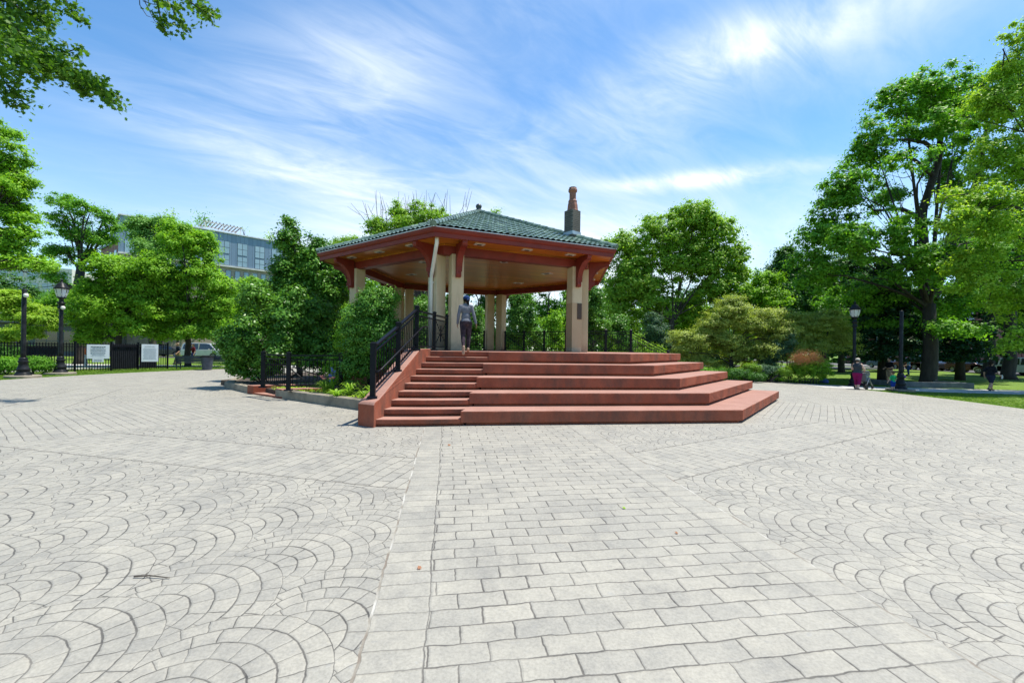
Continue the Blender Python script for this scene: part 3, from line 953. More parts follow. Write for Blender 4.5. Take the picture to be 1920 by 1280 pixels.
def foliage(name, parent, material, lobes, n_clumps, per, csize, lsize, shape, rng, shell=.45, up=.55, flat=.55, clip=None, broken=True):
    lobes = [(*l[:3], *[max(q * 1.04 - .12 * csize, q * .6) for q in l[3:6]]) for l in np.array(lobes)]
    n_clumps = int(n_clumps * 1.15); sub_ = []
    for l in lobes:
        for _ in range(8 if broken else 1):
            o_ = unit(rng.normal(size=(1, 3)))[0] * rng.uniform(.20, .66); f_ = rng.uniform(.40, .68)
            sub_.append((*(np.array(l[:3]) + o_ * np.array(l[3:6])), *(np.array(l[3:6]) * f_)) if broken else l)
    C, idx, d = clump_points(sub_, n_clumps, rng, shell)
    cs = csize * rng.uniform(.6, 1.35, n_clumps)
    if shape == 'maple': shape = 'oval'
    per = int(per * 2.4); lsize = lsize * .67
    k = np.repeat(np.arange(n_clumps), per)
    dd = unit(rng.normal(size=(len(k), 3)))
    rad = np.minimum(np.abs(rng.normal(size=(len(k), 1))) * .62, 1.25)
    off = dd * rad * cs[k][:, None]; off[:, 2] *= flat
    P = C[k] + off
    N = d[k] * .55 + dd * .45 + np.array([0, 0, up]) + rng.normal(size=P.shape) * .45
    if clip is not None: 
        keep = P[:, 2] > clip; P = P[keep]; N = N[keep]
    V = place_leaves(P, N, lsize, shape, rng)
    o = raw_mesh(name, V, len(LEAF[shape]), len(P), material, parent)
    return o, C
def branchwork(mb, base, fork, lobes, r0, rng, lean=(0, 0), twigs=None, n_side=9, wig=.04, r_limb=.42):
    base = np.array(base, float); fork = np.array(fork, float)
    Hh = fork[2] - base[2]
    pts = [base + np.array([0, 0, -.15])]; rad = [r0 * 1.45]
    for t in (.06, .25, .5, .75, 1.0):
        p = base + (fork - base) * t + np.array([rng.normal() * wig * Hh * .3, rng.normal() * wig * Hh * .3, 0]) * (t < 1)
        pts.append(p); rad.append(r0 * (1.12 - .32 * t))
    mb.tube(pts, rad, n_side)
    for L in lobes:
        c = np.array(L[:3]); s = base + (fork - base) * rng.uniform(.80, 1.0)
        if c[2] < s[2]: s = base + (fork - base) * min(1, max(.35, (c[2] - base[2]) / Hh * .8))
        v = c - s; Ln = np.linalg.norm(v)
        bend = np.array([0, 0, Ln * .10]) + rng.normal(size=3) * Ln * .06
        q = [s, s + v * .33 + bend * .8, s + v * .68 + bend, c + v / Ln * L[3] * .3]
        ra = r0 * r_limb * rng.uniform(.75, 1.1)
        mb.tube(q, [ra, ra * .72, ra * .45, ra * .16], 7, cap=False)
        for _ in range(5):
            t = rng.uniform(.35, .95); p0 = s + v * t + bend * t
            e = c + unit(rng.normal(size=(1, 3)))[0] * np.array(L[3:6]) * .85
            mb.tube([p0, (p0 + e) / 2 + rng.normal(size=3) * .1 * Ln * .3, e], [ra * .33, ra * .2, ra * .06], 5, cap=False)
M['bark'] = mat('grey_brown_bark', (.085, .068, .052), (.040, .032, .026), 5, .9, bump=.8, bscale=14, stretch=(1, 1, .25))
M['bark_dark'] = mat('dark_bark', (.045, .037, .030), (.022, .018, .015), 5, .9, bump=.8, bscale=14, stretch=(1, 1, .25))
M['bark_pale'] = mat('pale_bark', (.20, .18, .145), (.085, .075, .06), 3, .85, bump=.4)
LV = {
    'maple': leaf_mat('maple_leaf', [(0.060, 0.184, 0.018), (0.151, 0.357, 0.032), (0.263, 0.514, 0.053)], .42),
    'bright': leaf_mat('bright_maple_leaf', [(0.101, 0.235, 0.022), (0.224, 0.436, 0.032), (0.354, 0.592, 0.055)], .45),
    'yellow': leaf_mat('yellow_green_leaf', [(0.148, 0.288, 0.025), (0.312, 0.499, 0.046), (0.483, 0.620, 0.103)], .46),
    'plane': leaf_mat('plane_leaf', [(0.112, 0.244, 0.022), (0.243, 0.427, 0.041), (0.385, 0.568, 0.078)], .45),
    'olive': leaf_mat('fine_olive_leaf', [(0.182, 0.253, 0.046), (0.334, 0.410, 0.084), (0.476, 0.532, 0.140)], .42),
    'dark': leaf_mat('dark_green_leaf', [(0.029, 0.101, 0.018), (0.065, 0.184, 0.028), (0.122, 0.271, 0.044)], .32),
    'glossy': leaf_mat('glossy_evergreen_leaf', [(0.036, 0.119, 0.018), (0.091, 0.235, 0.028), (0.224, 0.419, 0.053)], .28, rough=.36),
    'blue': leaf_mat('blue_green_needle', [(.040, .095, .045), (.080, .165, .085), (.125, .230, .125)], .25),
    'spruce': leaf_mat('spruce_needle', [(.010, .040, .018), (.022, .070, .030), (.042, .110, .048)], .2),
    'locust': leaf_mat('blue_tinged_leaf', [(0.091, 0.226, 0.053), (0.187, 0.375, 0.084), (0.283, 0.497, 0.132)], .45),
    'rust': leaf_mat('rust_pink_tip', [(.26, .085, .055), (.36, .15, .09), (.28, .22, .08)], .35),
    'lime': leaf_mat('lime_leaf', [(.12, .24, .02), (.20, .35, .035), (.30, .44, .07)], .45),
}
def lobes_at(L, d, squash=.9):
    """ellipses (px,py,rx,ry[,depth offset]) of the photograph turned into ellipsoids d metres away"""
    out = []
    for e in L:
        dd = d + (e[4] if len(e) > 4 else 0.0)
        c = at(e[0], e[1], dd); out.append((*c, e[2] * dd / FPX, max(e[2], e[3]) * squash * dd / FPX, e[3] * dd / FPX))
    return out
SEED = [100]
def tree(name, label, base, fork, lobes, material, n_clumps, per, csize, lsize, shape='oval', bark='bark', r0=.25, group=None,
         shell=.5, up=.55, flat=.65, crown='crown', r_limb=.42, limbs=None, wig=.04, broken=True):
    SEED[0] += 1; rng = np.random.default_rng(SEED[0])
    base = np.array(base, float)
    t = thing(name, base, label, 'tree', group)
    foliage(crown, t, LV[material], lobes, n_clumps, per, csize, lsize, shape, rng, shell, up, flat, broken=broken)
    mb = MB(); branchwork(mb, base, fork, limbs or lobes, r0, rng, wig=wig, r_limb=r_limb)
    mb.build('trunk', M[bark], t, smooth=True)
    return t, rng
def base_at(px, d):
    p = at(px, 700, d); return np.array([p[0], d, float(gz(p[0], d))])
def shrub(name, label, lobes, material, n_clumps, per, csize, lsize, shape='oval', cat='shrub', group=None, shell=.5, up=.4, flat=.7, ground=None, stems=5, z0=None):
    SEED[0] += 1; rng = np.random.default_rng(SEED[0])
    L = np.array(lobes); cx, cy = L[:, 0].mean(), L[:, 1].mean(); g0 = float(gz(cx, cy)) if z0 is None else z0
    t = thing(name, (cx, cy, g0), label, cat, group)
    foliage('foliage', t, LV[material], lobes, n_clumps, per, csize, lsize, shape, rng, shell, up, flat, clip=g0 + .02, broken=csize > .24)
    mb = MB()
    for i in range(stems):
        e = L[rng.integers(len(L))]; tip = e[:3] + rng.normal(size=3) * e[3:6] * .4; tip[2] = max(tip[2], g0 + .2)
        b0 = np.array([cx + rng.normal() * .12 * (L[:, 3].max()), cy + rng.normal() * .12, g0 - .05])
        mb.tube([b0, (b0 + tip) / 2 + rng.normal(size=3) * .06, tip], [.035, .025, .01], 6)
    mb.build('stem', M['bark_dark'], t, smooth=True)
    return t, rng

# ------------------------------------------------------------------ big trees on the eastern lawn
b = base_at(1741, 30)
L = lobes_at([(1560, 450, 66, 78), (1585, 362, 62, 60), (1640, 275, 66, 62, 1), (1700, 205, 66, 60, 2), (1775, 180, 70, 62, 2), (1845, 190, 60, 70, 3), (1530, 520, 60, 55, 1),
              (1620, 470, 70, 62, -2.5), (1690, 430, 58, 56, -3), (1775, 340, 62, 80, 3), (1650, 375, 45, 36, 3.5), (1735, 500, 80, 60, -3), (1590, 555, 78, 46, 2.5), (1670, 555, 80, 42, 2.5), (1770, 570, 85, 45, 1.5), (1610, 606, 56, 26, 4), (1785, 612, 54, 24, -2), (1700, 608, 60, 22, 2),
              (1830, 460, 70, 90, 4), (1700, 300, 44, 36, -2.5), (1780, 250, 60, 60, -1)], 30)
limbs = L[:]
t, rng = tree('maple_tree', 'tallest dark green maple, with a thick forked trunk rising from the low stone edging', b, at(1742, 570, 30.0), L, 'maple', 900, 62, .62, .30, 'maple', 'bark_dark', .43, shell=.42, r_limb=.30)
mb = MB()
mb.tube([at(1738, 560, 30.0), at(1733, 480, 30.0), at(1728, 400, 30.2), at(1760, 300, 30.4), at(1765, 215, 30.6)], [.36, .30, .25, .20, .11], 10, cap=False)
mb.tube([at(1748, 560, 30.0), at(1775, 480, 30.0), at(1800, 420, 29.8), at(1835, 330, 29.5), at(1850, 240, 29.5)], [.34, .28, .24, .17, .09], 10, cap=False)
mb.tube([at(1762, 290, 30.3), at(1735, 268, 30.0), at(1700, 262, 29.6), at(1670, 262, 29.3)], [.16, .13, .09, .05], 7, cap=False)
mb.tube([at(1750, 330, 30.3), at(1715, 300, 30.0), at(1690, 290, 29.6)], [.16, .11, .05], 7, cap=False)
mb.tube([at(1728, 410, 30.0), at(1690, 392, 29.5), at(1640, 395, 29.0)], [.20, .14, .07], 7, cap=False)
mb.build('limb', M['bark_dark'], t, smooth=True)
b = np.array([33.5, 24.5, float(gz(33, 24))])
L = lobes_at([(1862, 200, 52, 62), (1912, 120, 48, 48), (1960, 180, 90, 110, 1), (1880, 300, 72, 66, -1), (1815, 385, 55, 56, -1.5), (1790, 420, 40, 44, -2), (1880, 420, 72, 72, -2), (1960, 330, 90, 100),
              (1850, 520, 66, 60, -1), (1925, 560, 60, 66, -1), (1800, 500, 44, 40, 0), (1900, 640, 34, 30, -1.5), (2020, 420, 90, 120), (1908, 70, 34, 20, 0), (1960, 60, 60, 50)], 24.5)
tree('linden_tree', 'yellow green tree spreading in front of the tallest dark maple, its trunk beyond the frame', b, (33.3, 24.5, 7.0), L, 'yellow', 860, 60, .50, .21, 'oval', 'bark_dark', .40, shell=.42, r_limb=.3)
# spruce and shaded trees under the big maples
def conifer(label, px, d, top_py, half_px, mat_='spruce', n=2600, group=None, lsize=.26, skirt=1.5):
    SEED[0] += 1; rng = np.random.default_rng(SEED[0])
    b = base_at(px, d); topz = at(px, top_py, d)[2]; R = half_px * d / FPX; Hh = topz - b[2]
    t = thing('conifer', b, label, 'tree', group)
    nb = 210; C = []; NN = []; mb2 = MB()
    for i in range(nb):
        u = .06 + rng.random() ** .8 * .91; a = rng.random() * 2 * pi; ln = R * (1 - u) ** .8 * rng.uniform(.65, 1.1) + .15
        dirv = np.array([cos(a), sin(a), 0]); z0 = b[2] + .5 + u * (Hh - .6); m = max(6, int(n / nb * (ln / R) * 14))
        t_ = rng.random(m) ** .6
        P = np.array([b[0], b[1], z0]) + dirv * (t_ * ln)[:, None]; P[:, 2] += .12 * ln * t_ - .42 * ln * t_ ** 2 * .7
        side = np.array([-sin(a), cos(a), 0]); w = .28 * ln * (1 - .7 * t_) + .06
        P = P + side * (rng.normal(size=m) * w * .55)[:, None]; P[:, 2] -= np.abs(rng.normal(size=m)) * .13
        C.append(P); NN.append(rng.normal(size=(m, 3)) * .5 + np.array([0, 0, .8]) + dirv * .3)
    C = np.concatenate(C); C = C[C[:, 2] > b[2] + skirt]; NN = [np.tile([[0., 0., .8]], (len(C), 1)) + rng.normal(size=C.shape) * .5]
    raw_mesh('crown', place_leaves(C, np.concatenate(NN), lsize, 'quad', rng), 4, len(C), LV[mat_], t)
    mb = MB(); mb.tube([b + (0, 0, -.1), b + (0, 0, Hh * .95)], [.22 * R / 3 + .08, .03], 8)
    mb.build('trunk', M['bark_dark'], t, smooth=True)
conifer('dark spruce with drooping branches behind the bare black post', 1655, 33, 470, 95, n=2600)
conifer('dark spruce standing beside the forked maple trunk, branches reaching over the maroon car', 1800, 35, 520, 80, n=2000)
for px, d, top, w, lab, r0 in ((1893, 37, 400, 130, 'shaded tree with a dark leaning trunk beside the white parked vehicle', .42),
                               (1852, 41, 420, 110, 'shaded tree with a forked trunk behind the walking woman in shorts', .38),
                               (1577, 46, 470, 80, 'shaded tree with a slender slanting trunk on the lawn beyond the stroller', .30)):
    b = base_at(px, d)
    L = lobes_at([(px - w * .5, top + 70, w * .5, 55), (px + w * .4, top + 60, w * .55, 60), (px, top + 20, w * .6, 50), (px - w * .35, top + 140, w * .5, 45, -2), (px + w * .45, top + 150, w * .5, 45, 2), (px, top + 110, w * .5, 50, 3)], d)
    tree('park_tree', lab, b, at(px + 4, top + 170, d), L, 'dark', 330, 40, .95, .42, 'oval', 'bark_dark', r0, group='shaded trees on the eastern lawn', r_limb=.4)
b = base_at(1500, 44)
L = lobes_at([(1470, 500, 42, 42), (1500, 540, 55, 50), (1450, 570, 40, 50), (1540, 590, 50, 40), (1470, 480, 22, 26), (1580, 560, 40, 40)], 44)
tree('park_tree', 'round dark tree between the plane tree and the tallest maple', b, at(1500, 600, 44), L, 'dark', 420, 42, .8, .36, 'oval', 'bark_dark', .3)
b = base_at(1425, 38)
L = lobes_at([(1420, 560, 52, 46), (1390, 600, 40, 40), (1455, 610, 40, 36), (1430, 530, 34, 26)], 38)
tree('park_tree', 'mid green tree rising behind the feathery olive tree', b, at(1425, 640, 38), L, 'bright', 320, 44, .55, .27, 'oval', 'bark_dark', .22)
# plane tree
b = base_at(1262, 40)
L = lobes_at([(1165, 470, 32, 30), (1185, 520, 46, 44), (1235, 445, 44, 38), (1300, 415, 40, 34), (1345, 440, 34, 32), (1275, 490, 48, 38), (1335, 500, 46, 38), (1380, 480, 24, 26), (1385, 520, 20, 24),
              (1215, 560, 52, 40), (1345, 555, 52, 36), (1160, 570, 36, 50), (1200, 490, 30, 30, 2), (1300, 455, 34, 26, 2), (1250, 600, 60, 40, 3), (1150, 625, 40, 40, 2), (1320, 600, 50, 30, 4)], 40)
tree('plane_tree', 'broad plane tree with open crown and pale branches to the east of the pavilion', b, at(1260, 590, 40), [(*l[:3], *[q * 1.16 for q in l[3:6]]) for l in L], 'plane', 1300, 50, .66, .33, 'maple', 'bark', .28, shell=.7, r_limb=.36, broken=False)
# feathery olive trees
b = base_at(1372, 29)
L = lobes_at([(1368, 590, 52, 30), (1330, 612, 46, 30), (1415, 612, 48, 30), (1290, 640, 40, 32), (1450, 640, 44, 30), (1345, 650, 50, 34), (1400, 655, 50, 30), (1275, 665, 26, 22), (1372, 570, 34, 15), (1310, 676, 36, 14), (1350, 684, 36, 11, 1), (1410, 684, 40, 11, 1), (1458, 672, 32, 16), (1488, 652, 30, 24), (1470, 622, 40, 26), (1440, 596, 40, 24)], 29)
tree('small_tree', 'feathery olive green small tree spreading low over the clipped hedge', b, at(1371, 650, 29), L, 'olive', 1050, 60, .42, .15, 'oval', 'bark_dark', .12, flat=.5, up=.7, shell=.85)
b = base_at(1545, 30)
L = lobes_at([(1500, 620, 40, 30), (1545, 605, 45, 28), (1575, 640, 34, 28), (1520, 650, 40, 24), (1480, 600, 30, 22)], 30)
tree('small_tree', 'airy olive green tree beside the lamp with white lantern on the east lawn', b, at(1545, 655, 30), L, 'olive', 430, 52, .42, .14, 'oval', 'bark_dark', .11, flat=.4, up=.8, broken=False, shell=.7)

# ------------------------------------------------------------------ behind the pavilion
b = base_at(790, 40)
L = lobes_at([(720, 440, 40, 28), (765, 420, 40, 36), (810, 420, 40, 36), (850, 425, 36, 30), (690, 470, 44, 26), (745, 395, 16, 20), (785, 390, 18, 20), (705, 420, 22, 20), (680, 500, 50, 40), (662, 466, 40, 26), (722, 448, 46, 34), (765, 432, 50, 30), (880, 436, 30, 24), (820, 440, 46, 34), (780, 480, 80, 50), (860, 480, 60, 40)], 40)
t, rng = tree('bare_topped_tree', 'tree rising behind the pavilion roof with bare dead twigs above its crown', b, at(790, 560, 40), L, 'plane', 680, 50, .6, .27, 'oval', 'bark', .3)
mb = MB()
for i in range(34):
    px = rng.uniform(690, 878); s = at(px, rng.uniform(410, 450), 40); e = at(px + (px - 785) * .16 + rng.normal() * 9, rng.uniform(355, 385), 40)
    mb.tube([s, (s + e) / 2 + rng.normal(size=3) * .1, e], [.035, .024, .010], 5)
    mb.tube([s * .5 + e * .5, e + rng.normal(size=3) * .5 + (0, 0, -.4)], [.018, .008], 4)
mb.build('dead_twigs', M['bark'], t)
b = base_at(965, 48)
L = lobes_at([(940, 425, 26, 18), (975, 430, 26, 18), (1000, 440, 20, 16), (950, 480, 60, 40), (1030, 500, 50, 40), (930, 400, 8, 8)], 48)
tree('park_tree', 'tree whose top shows just over the green roof slope by the chimney', b, at(965, 560, 48), L, 'plane', 260, 40, .7, .33, 'oval', 'bark', .3)
fill = [(720, 620, 44, 'dark', 'deep green tree seen between the western columns of the pavilion'), (800, 610, 50, 'maple', 'green tree seen between the downspout column and the rear columns'),
        (885, 610, 46, 'dark', 'dark tree seen past the climbing person through the pavilion'), (1020, 600, 46, 'maple', 'blue green tree seen through the pavilion behind the bright bushes'),
        (1110, 590, 52, 'dark', 'dark tall tree seen under the eave past the plaque column'), (600, 600, 46, 'maple', 'green tree standing behind the tall magnolia'),
        (1200, 640, 56, 'dark', 'dark tree in the shade behind the plane tree trunk'), (1310, 640, 58, 'dark', 'dark tree in the gap under the plane tree crown'), (660, 560, 52, 'bright', 'light green tree beyond the bush at the western column')]
for px, py, d, mt, lab in fill:
    w = 62; b = base_at(px, d)
    L = lobes_at([(px - 30, py - 30, w * .6, 50), (px + 34, py - 20, w * .6, 50, 2), (px, py - 75, w * .55, 40, 1), (px - 40, py + 30, w * .6, 40, -1), (px + 40, py + 34, w * .6, 40, 2), (px, py + 5, w * .7, 50, 3)], d)
    if py > 630: L = [l for l in L if True]
    tree('park_tree', lab, b, at(px, py + 20, d), L, mt, 230, 40, .85, .40, 'oval', 'bark_dark', .28)
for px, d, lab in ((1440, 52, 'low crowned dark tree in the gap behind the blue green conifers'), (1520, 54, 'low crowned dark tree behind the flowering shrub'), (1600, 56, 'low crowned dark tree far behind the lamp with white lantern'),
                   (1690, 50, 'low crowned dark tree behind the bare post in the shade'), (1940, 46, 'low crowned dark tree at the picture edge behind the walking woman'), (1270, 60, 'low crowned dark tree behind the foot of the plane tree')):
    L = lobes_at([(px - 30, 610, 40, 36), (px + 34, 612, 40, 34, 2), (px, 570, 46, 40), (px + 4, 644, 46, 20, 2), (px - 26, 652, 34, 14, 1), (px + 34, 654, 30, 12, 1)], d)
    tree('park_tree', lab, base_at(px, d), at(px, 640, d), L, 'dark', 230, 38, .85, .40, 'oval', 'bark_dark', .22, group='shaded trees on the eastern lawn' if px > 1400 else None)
# bright bushes behind the rear railing
shrub('evergreen_bush', 'glossy bright bush filling the view behind the rear star braced railing', lobes_at([(975, 600, 36, 44), (955, 640, 38, 34), (1000, 630, 34, 36), (975, 570, 26, 24)], 31), 'glossy', 200, 60, .42, .19, z0=0.0)
shrub('evergreen_bush', 'light green bush beside the plaque column, behind the railing', lobes_at([(1030, 620, 26, 34), (1045, 645, 24, 24), (1015, 640, 24, 24)], 35), 'bright', 130, 50, .42, .20, z0=0.0)
shrub('evergreen_bush', 'tall glossy dark bush outside the pavilion between plaque column and sloping railing', lobes_at([(1118, 590, 34, 44), (1140, 620, 40, 40), (1100, 635, 34, 34), (1165, 640, 34, 30), (1115, 560, 22, 26)], 27), 'glossy', 330, 60, .36, .17, z0=0.0)
shrub('evergreen_bush', 'pale green bush where the sloping terrace railing ends', lobes_at([(1190, 644, 32, 24), (1215, 660, 34, 18), (1170, 650, 26, 24)], 35), 'plane', 140, 50, .42, .17, z0=0.0)
shrub('blue_conifer_bush', 'blue green bush between plane tree and sloping railing end', lobes_at([(1228, 615, 22, 40), (1235, 645, 24, 30)], 36), 'blue', 130, 50, .4, .17, z0=0.0)
shrub('evergreen_bush', 'bush glimpsed between the climbing person and rear column pair', lobes_at([(890, 600, 24, 40), (885, 640, 28, 28)], 33), 'glossy', 130, 50, .42, .2, z0=0.0)
shrub('evergreen_bush', 'bush glimpsed between the two western rear column pairs', lobes_at([(790, 600, 26, 44), (800, 640, 30, 30)], 33), 'glossy', 130, 50, .42, .2, z0=0.0)

# ------------------------------------------------------------------ west planting bed
SOIL = .2
shrub('magnolia_shrub', 'huge dark glossy evergreen shrub overhanging the kerb at the ramp railing', lobes_at([(470, 640, 46, 58), (520, 600, 62, 58), (585, 610, 52, 60, 1), (478, 565, 34, 36), (545, 655, 62, 44), (450, 690, 28, 26), (500, 690, 40, 26), (600, 665, 44, 44), (440, 655, 26, 36), (540, 565, 40, 34)], 17.3),
      'glossy', 760, 46, .32, .165, z0=SOIL - .2)
b = np.array([*at(560, 700, 21)[:2], SOIL])
L = lobes_at([(545, 448, 22, 34), (560, 485, 36, 36), (598, 490, 38, 34), (530, 520, 36, 40), (600, 545, 48, 44), (560, 540, 50, 50), (625, 560, 36, 50), (520, 570, 30, 30), (595, 460, 20, 22), (540, 420, 10, 14), (648, 520, 16, 22)], 21)
tree('magnolia_tree', 'tall dark conical evergreen tree behind the huge glossy shrub', b, at(562, 520, 21), L, 'glossy', 560, 46, .40, .20, 'oval', 'bark_dark', .13, shell=.55)
shrub('holly_bush', 'speckled glossy bush beside the stair railing and western column', lobes_at([(703, 585, 40, 42), (725, 560, 24, 24), (690, 640, 40, 46), (720, 625, 34, 42), (675, 690, 32, 34), (715, 680, 26, 30), (668, 610, 26, 40), (690, 557, 14, 16)], 13.9),
      'glossy', 560, 52, .22, .098, z0=SOIL)
shrub('low_bush', 'light green bush at the foot of the holly by the flower bed', lobes_at([(655, 640, 26, 36), (640, 690, 26, 26), (660, 600, 18, 30)], 15.2), 'bright', 200, 56, .22, .10, z0=SOIL)
# west lawn
conv = lambda *a: None
b = base_at(352, 33)
L = lobes_at([(352, 470, 50, 40), (385, 520, 46, 46), (330, 520, 50, 46), (300, 560, 50, 46), (400, 580, 44, 46), (350, 590, 60, 44), (330, 440, 36, 24), (375, 450, 32, 28), (420, 560, 24, 36), (300, 610, 44, 30), (370, 625, 52, 24), (420, 620, 30, 30)], 33)
tree('young_maple', 'dense bright maple with a low full crown beside the park benches', b, at(353, 600, 33), L, 'bright', 820, 60, .48, .24, 'maple', 'bark_dark', .20, group='row of dense maples on the western lawn')
b = base_at(222, 31)
L = lobes_at([(205, 500, 36, 30), (240, 520, 46, 42), (185, 545, 40, 40), (265, 560, 44, 44), (215, 580, 54, 44), (165, 600, 36, 36), (250, 610, 50, 30), (180, 625, 40, 24), (290, 500, 30, 34), (150, 570, 20, 24)], 31)
tree('young_maple', 'dense bright maple behind the fence signs, beside the lantern lamp', b, at(222, 610, 31), L, 'bright', 760, 60, .46, .23, 'maple', 'bark_dark', .20, group='row of dense maples on the western lawn')
b = base_at(285, 46)
L = lobes_at([(262, 432, 30, 26), (290, 425, 38, 26), (325, 450, 36, 30), (285, 470, 50, 34), (310, 420, 22, 14)], 46)
tree('park_tree', 'bluish light tree rising between the dense maples and the grey apartment house', b, at(285, 520, 46), L, 'locust', 330, 52, .75, .30, 'oval', 'bark', .3)
b = base_at(435, 40)
L = lobes_at([(470, 540, 28, 30), (455, 580, 34, 36), (490, 560, 26, 40), (480, 610, 36, 30)], 40)
tree('park_tree', 'light green tree in the gap between the dense maple and the glossy shrub', b, at(460, 620, 40), L, 'bright', 230, 46, .55, .26, 'oval', 'bark', .2)
b = base_at(150, 34)
L = lobes_at([(120, 380, 30, 18), (160, 392, 34, 20), (195, 408, 22, 20), (105, 410, 26, 22), (140, 440, 40, 26), (185, 450, 28, 22), (110, 470, 28, 24), (200, 430, 20, 20), (90, 520, 34, 30), (140, 560, 34, 30, 3), (95, 580, 34, 30, 2), (160, 480, 24, 18)], 34)
t, rng = tree('crooked_tree', 'thin crooked tree with sparse crown and a dark bent trunk beside the grey apartment house', b, at(152, 500, 34), L, 'maple', 330, 46, .50, .22, 'oval', 'bark_dark', .34, r_limb=.45)
b = np.array([-29.5, 20.5, 0.0])
L = lobes_at([(20, 300, 32, 46), (40, 350, 32, 40), (10, 380, 50, 60), (55, 430, 36, 36), (20, 470, 60, 50), (85, 495, 22, 18), (-30, 330, 60, 90), (-40, 480, 70, 90), (50, 500, 50, 26), (5, 250, 20, 26), (-120, 330, 80, 80), (-130, 450, 80, 80), (-90, 240, 60, 50)], 23.5)
tree('linden_tree', 'tall sunlit green tree at the edge of the picture above the bare black post', b, (-29.2, 21, 6.5), L, 'bright', 760, 60, .42, .21, 'oval', 'bark_dark', .36)
b = base_at(60, 31)
L = lobes_at([(30, 590, 40, 36), (75, 595, 36, 24), (10, 560, 40, 26), (60, 625, 40, 18), (0, 630, 36, 20), (100, 610, 14, 16)], 29)
tree('small_tree', 'low yellow green tree spreading over the iron fence behind the lamp posts', base_at(40, 30), at(40, 640, 30), L, 'yellow', 360, 56, .42, .19, 'oval', 'bark_dark', .14, flat=.4, up=.8)
for i, (px, d, py) in enumerate(((20, 60, 600), (110, 66, 620), (190, 58, 610), (300, 64, 600), (420, 62, 610), (520, 60, 600))):
    L = lobes_at([(px - 34, py - 20, 40, 40), (px + 34, py - 14, 40, 40, 2), (px, py - 50, 44, 34), (px, py + 10, 46, 30, 3)], d)
    tree('park_tree', ('dark far tree at the picture edge behind the low yellow tree', 'dark far tree behind the lantern lamp', 'dark far tree behind the fence sign with the lower tab',
         'dark far tree behind the tall notice board on the fence', 'dark far tree behind the park benches', 'dark far tree hidden behind the huge glossy shrub')[i], base_at(px, d), at(px, py + 14, d), L, 'dark', 190, 36, 1.0, .46, 'oval', 'bark_dark', .3)

# overhanging boughs of a tree that stands west of the camera
SEED[0] += 1; rng = np.random.default_rng(SEED[0])
b = np.array([-20.5, 9.0, float(gz(-20, 9))])
t = thing('overhanging_maple', b, 'maple standing outside the frame whose leafy boughs hang into the top corner', 'tree')
def spray(path_px, d, n, wid, lsize=.15):
    P = np.array([at(px, py, d + o) for px, py, o in path_px])
    k = rng.random(n) * (len(P) - 1); i = np.minimum(k.astype(int), len(P) - 2); f = (k - i)[:, None]
    C = P[i] * (1 - f) + P[i + 1] * f
    w = wid * (1 - .62 * (k / (len(P) - 1)))[:, None]
    return C + rng.normal(size=(n, 3)) * w * np.array([.5, .8, .5]), P
pts = []; mb = MB()
boughs = [([(-60, 20, 0), (20, 40, 0), (60, 90, 0), (110, 130, 0), (160, 150, 0), (216, 192, 0)], 900, .62), ([(-60, -20, 0), (30, 10, 0), (60, 40, 1), (88, 28, 1)], 800, .75),
          ([(-60, 60, 0), (10, 80, -1), (40, 115, -1), (55, 135, -1)], 800, .75), ([(-50, 100, 0), (0, 140, 0), (20, 170, 0), (30, 200, 0)], 520, .6),
          ([(60, -60, 0), (115, -10, 0), (135, 20, 0), (150, 40, 0)], 210, .42), ([(90, 110, 0), (125, 130, 0), (150, 160, 0), (162, 182, 0)], 170, .34),
          ([(100, 100, 0), (125, 98, 0), (150, 90, 0)], 110, .30), ([(-70, 0, 1), (0, 60, 1), (50, 100, 1), (100, 120, 1)], 900, .8), ([(-40, -60, 0), (60, -20, 0), (75, 10, 0)], 420, .7), ([(60, 110, 0), (75, 125, 0), (82, 130, 0)], 80, .3),
          ([(240, -60, 0), (290, -30, 0), (320, 10, 0), (345, 62, 0)], 300, .55), ([(300, -40, 0), (350, 0, 0), (380, 20, 0), (398, 28, 0)], 300, .5), ([(290, -20, 0), (300, 30, 0), (310, 62, 0)], 130, .32)]
for path, n, w in boughs:
    q, P = spray(path, 13.5, n, w); pts.append(q)
    mb.tube(P, list(np.linspace(.035, .008, len(P))), 5, cap=False)
for path in ([(258, -60), (262, 10), (275, 30), (284, 33)], [(266, -60), (272, 5), (290, 40), (305, 50)], [(268, 2), (285, 8), (310, 12)]):
    mb.tube([at(x, y, 13.5) for x, y in path], list(np.linspace(.016, .006, len(path))), 5, cap=False)
C = np.concatenate(pts)
N = rng.normal(size=C.shape) * .6 + np.array([0, -.25, .55])
C = np.concatenate([C, C[: len(C) // 5] + rng.normal(size=(len(C) // 5, 3)) * .14]); N = np.concatenate([N, N[: len(C) - len(N)] + rng.normal(size=(len(C) - len(N), 3)) * .4])
raw_mesh('crown', place_leaves(C, N, .145, 'maple', rng), 12, len(C), leaf_mat('bough_leaf', [(.040, .110, .012), (.090, .200, .022), (.150, .280, .040)], .42), t)
foliage('upper_crown', t, LV['plane'], [(-21.5, 8, 10, 3.2, 3.4, 2.6), (-20.5, 6, 12, 3, 3, 2.4), (-24, 9, 11.5, 3, 3, 2.6), (-22, 11, 12.5, 3, 3, 2.4)], 260, 40, .7, .28, 'oval', rng)
trunk_top = np.array([-20, 9.5, 8.0]); 
mb.tube([b + (0, 0, -.2), b + (.1, .1, 3), trunk_top], [.42, .34, .26], 10)
for s_ in ((-60, 20), (-60, -20), (-60, 60), (-50, 100), (60, -60), (240, -60), (300, -40)):
    e = at(*s_, 13.5); mb.tube([trunk_top, (trunk_top + e) / 2 + (0, 0, .8), e], [.14, .08, .03], 6, cap=False)
